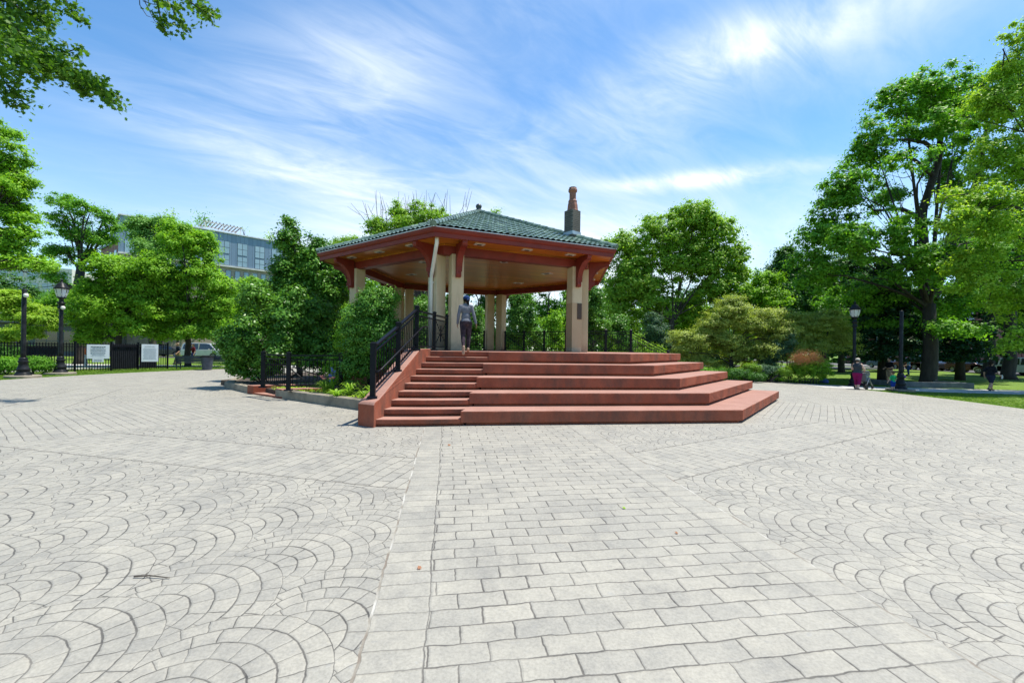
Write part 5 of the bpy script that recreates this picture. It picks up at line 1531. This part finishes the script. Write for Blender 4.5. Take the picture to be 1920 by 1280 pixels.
def window_at(par, x, z, w, h, depth=.06, bars=(1, 1), y=0.0, frame=None, sill=False):
    """window on a wall whose outside is local -y"""
    frame = frame or M['win_frame']
    mb = MB(); mb.box((x, y - .01, z), (w, depth, h)); f = mb.build('window', frame, par, local=False)
    nx, nz = bars; pw = (w - .10 - .07 * (nx - 1)) / nx; phh = (h - .10 - .07 * (nz - 1)) / nz
    mb = MB()
    for i in range(nx):
        for j in range(nz):
            mb.box((x - w / 2 + .05 + pw / 2 + i * (pw + .07), y - .01 - depth / 2, z - h / 2 + .05 + phh / 2 + j * (phh + .07)), (pw, .03, phh))
    mb.build('pane', M['win_glass'], f, local=False)
    if sill:
        mb = MB(); mb.box((x, y - .08, z - h / 2 - .07), (w + .2, .16, .14)); mb.build('sill', M['trim'], f, local=False)
    return f
# grey apartment house
A = at(222, 660, 61.0)[:2]; B = at(520, 660, 76.0)[:2]
d = (B - A); Lb = np.linalg.norm(d); rz = atan2(d[1], d[0])
topz = at(222, 403, 61.0)[2]
apt = thing('apartment_house', (*A, 0), 'large blue grey metal clad apartment house with big windows above the trees', 'building', rz=rz)
def ab(mb, nm, m_): return mb.build(nm, m_, apt, local=False)
split = topz - 5.4; Wd = 26.0
mb = MB(); mb.box((Lb / 2 + 4, Wd / 2, (split + topz) / 2), (Lb + 8, Wd, topz - split)); ab(mb, 'upper_wall', M['metal_blue'])
mb = MB(); mb.box((Lb / 2 + 4, Wd / 2 + .12, split / 2), (Lb + 7.8, Wd, split)); ab(mb, 'lower_wall', M['tan_brick'])
mb = MB(); mb.box((Lb / 2 + 4, Wd / 2, split + .02), (Lb + 8.4, Wd + .5, .26)); ab(mb, 'string_course', M['trim'])
mb = MB(); mb.box((Lb / 2 + 4, Wd / 2, topz + .09), (Lb + 8.5, Wd + .5, .18)); ab(mb, 'roof_edge', M['flash'])
for i in range(8):
    x = Lb * .854 + 2.6 * (2 - i)
    if x < 6.5: break
    window_at(apt, x, topz - 2.3, 1.5, 2.05, bars=(2, 2)); window_at(apt, x, topz - 4.35, 1.5, 1.7, bars=(2, 2))
    for k in range(2): window_at(apt, x - .65 + 1.3 * k, split - 1.35, .75, 1.5, bars=(1, 1), y=.12)
    if i % 2 == 0: window_at(apt, x, split - 4.4, 1.2, 1.8, bars=(1, 2), y=.12)
window_at(apt, 1.75, topz - 2.0, 2.3, 2.2, bars=(2, 1)); window_at(apt, 1.75, topz - 4.3, 2.6, 1.9, bars=(2, 1))
for k in range(2): window_at(apt, 4.6, topz - 2.2 - 2.3 * k, 1.6, 1.9, bars=(2, 1))
# side wall windows and balconies of the end face
end = thing('apartment_wing', (*(A + np.array([cos(rz + pi / 2), sin(rz + pi / 2)]) * 3), 0), 'brown brick wing at the end of the blue grey apartment house', 'building', rz=rz - pi / 2 + .15)
mb = MB(); mb.box((-5.4, 6.6, topz / 2 - 1.6), (10.4, 13, topz - 3.2)); mb.build('wall', M['red_brick'], end, local=False)
for i in range(3):
    for j in range(5): window_at(end, -1.9 - 2.9 * i, topz - 5.2 - 3.0 * j, 1.3, 1.8, bars=(1, 2), y=.1)
mb = MB(); mb.box((-5.4, 6.6, topz - 3.1), (10.8, 13.4, .3)); mb.build('roof_edge', M['win_frame'], end, local=False)
# roof pergola
px0 = Lb * .485; mb = MB()
for k in range(11): mb.bar((px0 + k * .5, .6, topz + 1.75 - k * .02), (px0 + k * .5, 4.6, topz + 1.6 - k * .02), .07, .18)
ab(mb, 'pergola_slats', mat('weathered_timber', (.16, .13, .11), None, 3, .8))
for x in (px0, px0 + 2.5, px0 + 5.0):
    for y in (.8, 4.4):
        mb = MB(); mb.bar((x, y, topz), (x, y, topz + 1.6), .12, .12); ab(mb, 'pergola_post', M['trim'])
mb = MB()
for y in (.8, 4.4): mb.bar((px0 - .3, y, topz + 1.55), (px0 + 5.3, y, topz + 1.45), .1, .16)
ab(mb, 'pergola_beam', M['trim'])
def roof_plant(px, py, d, label, n, lm, r=.8):
    c = at(px, py, d); SEED[0] += 1; rng = np.random.default_rng(SEED[0])
    t = thing('roof_plant', (c[0], c[1], topz), label, 'plant', 'plants on the apartment house roof')
    P = c + rng.normal(size=(n, 3)) * r * .5 + (0, 0, .2)
    raw_mesh('foliage', place_leaves(P, rng.normal(size=P.shape) + (0, 0, .5), .28, 'oval', rng), 6, n, LV[lm], t)
    mb = MB()
    for _ in range(5): mb.tube([(c[0], c[1], topz), P[rng.integers(n)]], [.04, .015], 5)
    mb.build('stem', M['bark'], t)
roof_plant(320, 402, 66.6, 'pale feathery plant on the roof edge between the tree tops', 70, 'yellow', 1.0)
roof_plant(379, 414, 69.2, 'leafy green plant beside the roof pergola', 260, 'maple', 1.3)
roof_plant(459, 432, 73.4, 'thin bare potted plant on the roof beyond the pergola', 16, 'plane', .9)
roof_plant(502, 445, 76, 'pale plant at the far end of the apartment house roof', 90, 'yellow', .9)
# distant pale tower, low dark building
c = at(60, 600, 120)
tw = thing('apartment_tower', (c[0], c[1], 0), 'distant pale tower with rows of windows seen above the bare black post', 'building', rz=.35)
hz = at(60, 500, 120)[2]
mb = MB(); mb.box((0, 8, hz / 2), (17, 16, hz)); mb.build('wall', M['trim'], tw, local=False)
for i in range(5):
    for j in range(3): window_at(tw, -6.4 + 3.2 * i, hz - 2.2 - 3.1 * j, 2.4, 1.5, bars=(2, 1))
c = at(120, 640, 52)
lb = thing('low_building', (c[0] - 4, c[1], 0), 'low dark building with glazed front behind the lantern lamp and fence', 'building', rz=.55)
mb = MB(); mb.box((0, 4, 2.0), (15, 8, 4.0)); mb.build('wall', mat('slate_wall', (.075, .085, .10), None, 3, .6), lb, local=False)
mb = MB(); mb.box((0, 3.7, 4.1), (15.6, 8.8, .22)); mb.build('roof', M['win_frame'], lb, local=False)
keep_ = M['win_glass']; M['win_glass'] = M['glass_dark']
for i in range(6): window_at(lb, -6.2 + 2.5 * i, 1.9, 2.0, 2.6, bars=(2, 2))
M['win_glass'] = keep_
# brick row houses beyond the eastern street
rng = np.random.default_rng(77)
for i in range(7):
    y0 = 34 + 8.2 * i; hh = (10.5, 9.8, 10.5, 11.2, 9.6, 10.4, 10.0)[i]
    lab = ('red brick row house at the picture edge beyond the white van', 'red brick row house behind the silver car, with pale window trim', 'red brick row house behind the maroon car',
           'red brick row house seen beside the forked maple trunk', 'red brick row house behind the dark blue car', 'red brick row house farther along, beyond the stroller', 'last red brick row house in the row, behind the slanting trunk')[i]
    hs = thing('brick_house', (70.0, y0, 0), lab, 'house', 'brick row houses beyond the street', rz=-pi / 2)
    mb = MB(); mb.box((-4.1, 5, hh / 2 - .2), (8.1, 10, hh)); mb.build('wall', M['red_brick'], hs, local=False)
    mb = MB(); mb.box((-4.1, 4.8, hh - .1), (8.16, 10.6, .4)); mb.build('cornice', M['win_frame'], hs, local=False)
    for fl in range(3):
        for k in range(3):
            if fl == 0 and k == 2: continue
            window_at(hs, -6.6 + 2.5 * k, 1.9 + 3.1 * fl, 1.15, 1.8, bars=(1, 2), frame=M['trim'], sill=True)
    mb = MB(); mb.box((-1.6, -.03, 1.35), (1.1, .1, 2.3)); dr = mb.build('door', mat('house_door', tuple(rng.uniform(.03, .2, 3)), None, 3, .5), hs, local=False)
    mb = MB(); mb.box((-2.0, -.1, 1.3), (.06, .06, .12)); mb.build('handle', M['rim'], dr, local=False)
    for s in range(3):
        mb = MB(); mb.box((-1.6, -.45 - .3 * (2 - s) * .5, .0 + .1 * s), (1.5, 1.2 - .3 * s, .2)); mb.build('stoop_step', M['concrete'], hs, local=False)
# ------------------------------------------------------------------ people
def capsule(mb, a, b, ra, rb, n=12):
    a = Vector([float(q) for q in a]); b = Vector([float(q) for q in b]); ax = (b - a)
    L = ax.length; ax = ax.normalized() if L > 1e-6 else Vector((0, 0, 1))
    pts = []; rad = []
    for t in (-88, -60, -30, 0): pts.append(a + ax * ra * sin(radians(t))); rad.append(max(ra * cos(radians(t)), 1e-4))
    for t in (0, 30, 60, 88): pts.append(b + ax * rb * sin(radians(t))); rad.append(max(rb * cos(radians(t)), 1e-4))
    mb.tube(pts, rad, n)
def ellipsoid(mb, c, r, rot=None, n=14):
    prof = [(cos(t), sin(t)) for t in np.linspace(-pi / 2 + .05, pi / 2 - .05, 9)]
    o = MB(); o.lathe(prof, (0, 0, 0), n)
    R = rot or Matrix.Identity(3)
    mb.add([R @ Vector((x * r[0], y * r[1], z * r[2])) + Vector([float(q) for q in c]) for x, y, z in o.v], o.f)
def fuse(mb, name, material, parent, voxel=.010, smooth=3, inflate=0.0):
    """one continuous skin over overlapping shapes"""
    me = bpy.data.meshes.new('tmp'); me.from_pydata(mb.v, [], mb.f)
    bm = bmesh.new(); bm.from_mesh(me); bmesh.ops.recalc_face_normals(bm, faces=bm.faces); bm.to_mesh(me); bm.free()
    o = bpy.data.objects.new('tmp', me); COL.objects.link(o)
    r = o.modifiers.new('r', 'REMESH'); r.mode = 'VOXEL'; r.voxel_size = voxel
    s = o.modifiers.new('s', 'SMOOTH'); s.iterations = smooth; s.factor = .5
    dg = bpy.context.evaluated_depsgraph_get(); dg.update()
    m2 = bpy.data.meshes.new_from_object(o.evaluated_get(dg))
    bpy.data.objects.remove(o)
    m2.name = name; m2.materials.clear(); m2.materials.append(material)
    m2.polygons.foreach_set('use_smooth', [True] * len(m2.polygons)); m2.update()
    ob = bpy.data.objects.new(name, m2); COL.objects.link(ob); ob.parent = parent
    return ob
SK = {'tan': mat('skin_tan', (.46, .26, .17), (.42, .23, .15), 4, .55), 'brown': mat('skin_brown', (.24, .125, .075), (.21, .11, .065), 4, .5), 'pale': mat('skin_pale', (.56, .36, .27), (.52, .32, .24), 4, .55)}
def cloth(name, c, c2=None, sc=6): return mat(name, c, c2, sc, .9, bump=.35, bscale=18, spec=.08)
def person(loc, rz, h, label, skin, J, top, legs, build=1.0, hair=None, hat=None, shoe=(.05, .05, .05), child=False, sleeve='long', legcut='long', group=None, hair_len=.0, grip=.5, topname='shirt', legname='trousers', legc2=None):
    """facing local +y.  J overrides joints (fractions of the height)"""
    t = thing('person', loc, label, 'person', group, rz=rz)
    hs = 1.28 if child else 1.0
    j = dict(head=(0, .012, .935 if not child else .91), neck=(0, 0, .845 if not child else .80), chest=(0, 0, .74 if not child else .69), waist=(0, .005, .615 if not child else .57), pelvis=(0, 0, .53 if not child else .46),
             shL=(-.098, 0, .806 if not child else .75), shR=(.098, 0, .806 if not child else .75), elL=(-.150, -.015, .635), elR=(.150, -.015, .635), wrL=(-.155, .035, .485), wrR=(.155, .035, .485),
             hipL=(-.052, 0, .50), hipR=(.052, 0, .50), knL=(-.056, .012, .275), knR=(.056, .012, .275), anL=(-.055, -.01, .045), anR=(.055, -.01, .045), toL=(-.062, .085, .016), toR=(.062, .085, .016))
    if child:
        for k in ('elL', 'elR', 'wrL', 'wrR', 'hipL', 'hipR', 'knL', 'knR'): j[k] = (j[k][0], j[k][1], j[k][2] - .045)
    j.update(J); P = {k: Vector(v) * h for k, v in j.items()}
    w = build
    def body(mb, infl=0.0, parts=('head', 'torso', 'arms', 'legs', 'hands', 'feet')):
        g = infl
        if 'head' in parts:
            hr = .062 * h * hs
            ellipsoid(mb, P['head'], (hr * .86, hr * 1.0, hr * 1.18)); ellipsoid(mb, P['head'] + Vector((0, hr * .18, -hr * .55)), (hr * .64, hr * .72, hr * .62))
            ellipsoid(mb, P['head'] + Vector((0, hr * 1.0, -hr * .18)), (hr * .15, hr * .22, hr * .26))
            ellipsoid(mb, P['head'] + Vector((0, hr * .92, -hr * .62)), (hr * .26, hr * .10, hr * .10))
            for s in (-1, 1): ellipsoid(mb, P['head'] + Vector((s * hr * .88, -hr * .05, -hr * .12)), (hr * .12, hr * .22, hr * .32)); ellipsoid(mb, P['head'] + Vector((s * hr * .34, hr * .86, hr * .02)), (hr * .16, hr * .10, hr * .10))
            capsule(mb, P['neck'] - Vector((0, 0, .03 * h)), P['head'] - Vector((0, 0, hr * .5)), .034 * h * w ** .5, .031 * h * w ** .5)
        if 'torso' in parts:
            ellipsoid(mb, P['pelvis'] + Vector((0, -.008 * h, .0)), ((.098 * w) * h + g, (.070 * w) * h + g, .075 * h + g))
            ellipsoid(mb, P['waist'], (.082 * w * h + g, .060 * w * h + g, .095 * h + g))
            ellipsoid(mb, P['chest'], (.096 * w * h + g, .066 * w * h + g, .098 * h + g))
            for a, b in (('shL', 'neck'), ('shR', 'neck')): capsule(mb, P[a], P[b] - Vector((0, 0, .022 * h)), .028 * h * w ** .5 + g, .036 * h + g)
            capsule(mb, P['chest'] + Vector((-.06 * h, 0, .03 * h)), P['chest'] + Vector((.06 * h, 0, .03 * h)), .056 * h * w ** .5 + g, .056 * h * w ** .5 + g)
        for s in ('L', 'R'):
            if 'arms' in parts or 'upperarms' in parts:
                capsule(mb, P['sh' + s], P['el' + s], .030 * h * w ** .7 + g, .024 * h * w ** .7 + g)
                if 'arms' in parts: capsule(mb, P['el' + s], P['wr' + s], .026 * h * w ** .6 + g, .0175 * h + g)
            if 'hands' in parts:
                wr = P['wr' + s]; d = (wr - P['el' + s]).normalized(); sgn = -1 if s == 'L' else 1
                sd = Vector((0, 1, 0)) - d * d.y; sd = sd.normalized() if sd.length > .2 else Vector((0, 0, 1)); nrm = d.cross(sd) * sgn     # nrm: palm side towards the body or so
                k = h / 1.7 * (1.1 if child else 1)
                c = wr + d * .05 * k
                Rm = Matrix((sd, nrm, d)).transposed()
                ellipsoid(mb, c, (.041 * k, .017 * k, .052 * k), Rm)
                for fi, (o_, L_) in enumerate(((.030, .070), (.010, .080), (-.010, .074), (-.029, .058))):
                    b0 = wr + d * .088 * k + sd * o_ * k; cu = grip + .08 * fi
                    m1 = b0 + (d * cos(cu * .6) - nrm * sin(cu * .6)) * L_ * .5 * k; m2 = m1 + (d * cos(cu * 1.6) - nrm * sin(cu * 1.6)) * L_ * .5 * k
                    capsule(mb, b0 - d * .02 * k, m1, .0096 * k, .0088 * k, 8); capsule(mb, m1, m2, .0088 * k, .0076 * k, 8)
                th0 = wr + d * .03 * k + sd * .030 * k; th1 = th0 + (d * .6 + sd * .7 - nrm * .3).normalized() * .042 * k; th2 = th1 + (d * .9 + sd * .15 - nrm * .4).normalized() * .032 * k
                capsule(mb, th0, th1, .012 * k, .0105 * k, 8); capsule(mb, th1, th2, .0105 * k, .0085 * k, 8)
            if 'legs' in parts or 'thighs' in parts:
                end = P['kn' + s] if 'legs' in parts else P['kn' + s] * .93 + P['hip' + s] * .07
                capsule(mb, P['hip' + s], end, .060 * w * h + g, .038 * h * w ** .5 + g)
                if 'legs' in parts:
                    an = P['an' + s] if legcut == 'long' or g == 0 else P['an' + s] * .72 + P['kn' + s] * .28
                    mid = P['kn' + s] * .66 + P['an' + s] * .34
                    capsule(mb, P['kn' + s], mid, .037 * h * w ** .5 + g, .036 * h * w ** .5 + g); capsule(mb, mid, an, .036 * h * w ** .5 + g, .021 * h * w ** .3 + g)
            if 'feet' in parts:
                heel = P['an' + s] + (P['an' + s] - P['to' + s]) * .28; heel.z = min(heel.z, P['an' + s].z) - .018 * h if False else heel.z - .012 * h
                capsule(mb, P['an' + s], P['to' + s], .023 * h, .020 * h); capsule(mb, heel, P['to' + s], .020 * h, .018 * h)
    mb = MB(); body(mb); fuse(mb, 'body', SK[skin], t, .0085 if not child else .0075)
    e = .007
    mb = MB(); body(mb, e, {'long': ('torso', 'arms'), 'short': ('torso', 'upperarms'), 'none': ('torso',)}[sleeve]); fuse(mb, topname, cloth(topname + '_cloth', top), t, .010)
    mb = MB(); body(mb, e * 1.25, ('legs',) if legcut != 'short' else ('thighs',))
    ellipsoid(mb, P['pelvis'] + Vector((0, -.008 * h, -.012 * h)), ((.100 * w) * h + e, (.073 * w) * h + e, .072 * h + e)); fuse(mb, legname, cloth(legname + '_cloth', legs, legc2, 14 if legc2 else 6), t, .010)
    for s in ('L', 'R'):
        mb = MB(); heel = P['an' + s] + (P['an' + s] - P['to' + s]) * .28 - Vector((0, 0, .012 * h))
        capsule(mb, P['an' + s] - (P['an' + s] - P['to' + s]) * .05, P['to' + s], .029 * h, .026 * h); capsule(mb, heel, P['to' + s], .026 * h, .025 * h); fuse(mb, 'shoe', cloth('shoe_cloth', shoe), t, .010)
    hr = .062 * h * hs
    if hair:
        mb = MB(); ellipsoid(mb, P['head'] + Vector((0, -hr * .12, hr * .16)), (hr * .98, hr * 1.02, hr * 1.16))
        if hair_len: capsule(mb, P['head'] + Vector((.02 * h, -hr * .85, -hr * .3)), P['head'] + Vector((.03 * h, -hr * 1.2, -hr * .6 - hair_len * h)), hr * .5, hr * .28)
        o = fuse(mb, 'hair', cloth('hair_strands', hair), t, .010)
    if hat:
        mb = MB(); ellipsoid(mb, P['head'] + Vector((0, -hr * .05, hr * .42)), (hr * 1.06, hr * 1.12, hr * .95))
        if hat[1] == 'cap': ellipsoid(mb, P['head'] + Vector((0, hr * 1.1, hr * .38)), (hr * .75, hr * .75, hr * .10))
        if hat[1] == 'scarf': ellipsoid(mb, P['head'] + Vector((hr * .3, -hr * .95, -hr * .25)), (hr * .42, hr * .36, hr * .5))
        fuse(mb, {'cap': 'cap', 'scarf': 'headscarf', 'hat': 'hat'}[hat[1]], cloth('hat_cloth', hat[0]), t, .010)
    return t
# woman climbing the stair
yb = fline(5, -1.35) + .10
person((-1.36, yb, PLAT), radians(8), 1.62, 'person in grey top and dark leggings climbing the last step of the red stair', 'brown',
       dict(anR=(.045, .02, .045), toR=(.050, .115, .016), knR=(.052, .045, .28), hipR=(.050, .01, .515),
            knL=(-.046, -.035, .27), anL=(-.040, -.175, .062), toL=(-.042, -.170, -.042), hipL=(-.050, 0, .515),
            elL=(-.132, -.015, .655), wrL=(-.148, .01, .50), elR=(.140, -.03, .655), wrR=(.180, -.03, .505), chest=(0, .02, .74), neck=(.0, .03, .85), head=(.008, .06, .935)),
       (.150, .155, .180), (.020, .016, .022), 1.0, hair=(.012, .010, .010), hat=((.02, .045, .13), 'scarf'), shoe=(.42, .28, .20), hair_len=.05, legname='leggings', legc2=(.065, .045, .055))
# woman pushing the stroller
p = gp(1607, 730)
person((p[0], p[1], p[2]), radians(-62), 1.68, 'person in dark tank top and magenta trousers pushing a grey stroller', 'pale',
       dict(elL=(-.165, .05, .655), wrL=(-.115, .20, .60), elR=(.165, .05, .655), wrR=(.115, .20, .60), knL=(-.056, .05, .275), anL=(-.055, .06, .045), toL=(-.062, .15, .016), knR=(.056, .0, .275), anR=(.055, -.09, .06), toR=(.06, .0, .012)),
       (.045, .055, .065), (.20, .012, .085), 1.38, hair=(.05, .035, .025), hat=((.50, .46, .38), 'cap'), shoe=(.35, .28, .22), sleeve='none', legcut='crop', grip=1.3, topname='tank_top')
f = np.array([cos(radians(28)), sin(radians(28)), 0]); sd = np.array([-f[1], f[0], 0])
def stroller(o, label):
    t = thing('stroller', o, label, 'stroller'); o = np.array(o)
    def Q(a, b, c): return o + f * a + sd * b + np.array([0, 0, c])
    mb = MB()
    for s in (-.24, .24):
        mb.tube([Q(-.30, s, 1.02), Q(-.05, s, .80), Q(.32, s * .9, .42), Q(.60, s * .8, .18)], .016, 6); mb.tube([Q(.12, s, .62), Q(-.12, s, .30), Q(-.22, s, .18)], .014, 6)
    mb.tube([Q(-.30, -.24, 1.02), Q(-.30, .24, 1.02)], .02, 6); mb.build('frame', mat('stroller_alloy', (.40, .42, .44), None, 4, .35, metal=.5), t)
    mb = MB(); V = []
    for a, c in ((-.02, .42), (.36, .40), (.44, .30), (.10, .28), (-.10, .62), (-.14, .95)): pass
    mb.bar(Q(-.02, 0, .44), Q(.40, 0, .40), .40, .08); mb.bar(Q(-.04, 0, .46), Q(-.20, 0, .90), .40, .06); mb.build('seat', cloth('stroller_cloth', (.16, .18, .20)), t)
    mb = MB()
    pr = []
    for a in np.linspace(-.2, 1.9, 8): pr.append(Q(-.05 - .02 + .36 * sin(a) * .9, 0, .68 + .34 * cos(a)))
    for a, b in zip(pr[:-1], pr[1:]): mb.bar(a, b, .46, .02)
    mb.build('canopy', cloth('canopy_cloth', (.30, .34, .38)), t)
    mb = MB(); mb.bar(Q(-.18, 0, .26), Q(.35, 0, .24), .38, .16); mb.build('basket', cloth('basket_cloth', (.03, .03, .035)), t)
    for a, b, r in ((-.22, -.26, .15), (-.22, .26, .15), (.62, -.18, .12), (.62, .18, .12)):
        mb = MB(); mb.lathe([(r * .72, -.02), (r, -.02), (r, .02), (r * .72, .02)], (0, 0, 0), 18)
        c = Q(a, b, r); mb.v = [tuple(c + f * x + np.array([0, 0, 1]) * y + sd * z) for x, y, z in mb.v]; wl = mb.build('wheel', M['tyre'], t)
        mb = MB()
        for k in range(6):
            an = k * pi / 3; mb.bar(c, c + f * r * .75 * cos(an) + np.array([0, 0, r * .75 * sin(an)]), .014, .014)
        mb.build('spokes', M['rim'], wl)
    return t
o = np.array([p[0], p[1], 0]) + f * .62; o[2] = p[2]
stroller(o, 'grey stroller with dark wheels pushed by the person in magenta trousers')
s0 = o + f * .10 + np.array([0, 0, .20])
person(tuple(s0), radians(-62), .80, 'small child in blue sitting in the grey stroller', 'pale', dict(pelvis=(0, 0, .36), waist=(0, -.02, .48), chest=(0, -.05, .60), neck=(0, -.07, .70), head=(0, -.07, .83), shL=(-.11, -.06, .66), shR=(.11, -.06, .66), elL=(-.14, .02, .52), elR=(.14, .02, .52), wrL=(-.10, .14, .46), wrR=(.10, .14, .46),
       hipL=(-.05, .02, .36), hipR=(.05, .02, .36), knL=(-.06, .24, .38), knR=(.06, .24, .38), anL=(-.06, .30, .16), anR=(.06, .30, .16), toL=(-.06, .38, .14), toR=(.06, .38, .14)), (.25, .35, .5), (.03, .08, .28), 1.1, hair=(.2, .14, .08), child=True)
# children at the bare post
p = gp(1674, 733)
person(tuple(p), radians(10), 1.08, 'toddler in bright green shirt and blue shorts standing by the bare post', 'pale', dict(elL=(-.19, .0, .60), wrL=(-.25, .03, .48), elR=(.18, .0, .60), wrR=(.20, .05, .47)), (.03, .36, .13), (.02, .06, .34), 1.12, hair=(.12, .08, .05), child=True, sleeve='short', legcut='short', legname='shorts')
p = gp(1697, 731)
person((p[0], p[1] + .55, p[2]), radians(-120), .98, 'small child in purple hat bending forward behind the bare post', 'pale', dict(chest=(0, .16, .60), neck=(0, .24, .66), head=(0, .34, .72), shL=(-.11, .20, .64), shR=(.11, .20, .64), elL=(-.14, .24, .48), elR=(.14, .24, .48), wrL=(-.10, .30, .34), wrR=(.10, .30, .34), waist=(0, .06, .52)), (.55, .57, .6), (.05, .06, .09), 1.1, hat=((.17, .06, .36), 'hat'), child=True, sleeve='short')
# others on the eastern lawn
p = at(1667, 720, 29); person((p[0], 29, float(gz(p[0], 29))), radians(95), 1.78, 'person in black top and tan shorts standing behind the toddler in green', 'tan', dict(wrL=(-.10, .12, .60), wrR=(.12, .10, .58)), (.012, .012, .014), (.42, .28, .18), 1.1, hair=(.03, .02, .015), sleeve='short', legcut='short', legname='shorts')
p = at(1703, 700, 42); person((p[0], 42, float(gz(p[0], 42))), radians(60), 1.72, 'person in blue clothes on the lawn just past the bare post', 'pale', dict(wrL=(-.12, .12, .55), wrR=(.12, .12, .55)), (.20, .30, .48), (.03, .07, .25), 1.1, hair=(.3, .22, .14), sleeve='short')
p = gp(1857, 732.5); person(tuple(p), radians(-80), 1.68, 'person in dark top and short shorts walking on the lawn path with a white bottle', 'tan',
       dict(knL=(-.05, .10, .28), anL=(-.05, .13, .05), toL=(-.055, .22, .02), knR=(.05, -.05, .27), anR=(.05, -.17, .07), toR=(.052, -.09, .02), elR=(.17, -.03, .65), wrR=(.20, .08, .54), elL=(-.15, -.05, .65), wrL=(-.16, -.02, .5)), (.02, .022, .028), (.03, .035, .06), 1.16, hair=(.03, .02, .015), sleeve='short', legcut='short', hair_len=.06, legname='shorts')
hp_ = Matrix.Rotation(radians(-80), 3, 'Z') @ Vector((.20, .16, .50)) * 1.68
c = np.array(p) + np.array(hp_)
t = thing('bottle', (c[0], c[1], c[2] - .1), 'white drinking bottle held by the walking person in shorts', 'bottle')
mb = MB(); mb.lathe([(.035, -.12), (.04, -.11), (.04, .06), (.02, .10)], c, 12); mb.build('body', M['white_paint'], t, smooth=True)
mb = MB(); mb.lathe([(.022, .10), (.022, .13)], c, 10); mb.build('lid', M['tyre'], t)
# people on the western lawn
p = at(333, 682, 36); person((p[0], 36, float(gz(p[0], 36))), radians(150), 1.80, 'person in navy shirt and khaki trousers walking on the far path under the maple', 'tan',
       dict(knL=(-.05, .09, .28), anL=(-.05, .11, .05), toL=(-.055, .2, .02), knR=(.05, -.04, .27), anR=(.05, -.15, .07), toR=(.052, -.07, .02), wrL=(-.16, .1, .52), wrR=(.16, -.06, .5)), (.02, .03, .055), (.36, .27, .14), 1.12, hair=(.25, .2, .15), sleeve='short')
p = at(362, 682, 38.5); person((p[0], 38.5, float(gz(p[0], 38.5))), radians(150), 1.74, 'person in dark red shirt and blue shorts half hidden by the maple trunk', 'pale',
       dict(knL=(-.05, .09, .28), anL=(-.05, .11, .05), toL=(-.055, .2, .02), elR=(.17, .05, .65), wrR=(.15, .17, .6)), (.13, .02, .03), (.03, .06, .26), 1.1, hair=(.05, .04, .03), sleeve='short', legcut='short', legname='shorts')
# orange and white cone-like marker beyond the fence
p = at(161, 662, 31.0); g0 = float(gz(p[0], p[1]))
t = thing('marker_post', (p[0], p[1], g0), 'orange and white marker post on the paved yard behind the iron fence', 'marker')
mb = MB(); mb.lathe([(.2, 0), (.2, .04), (.09, .06), (.08, .85)], (p[0], p[1], g0), 12); mb.build('lower_shaft', M['white_paint'], t)
mb = MB(); mb.lathe([(.08, .85), (.075, 1.25), (.03, 1.3)], (p[0], p[1], g0), 12); mb.build('upper_shaft', mat('orange_paint', (.65, .12, .02), None, 4, .5), t)
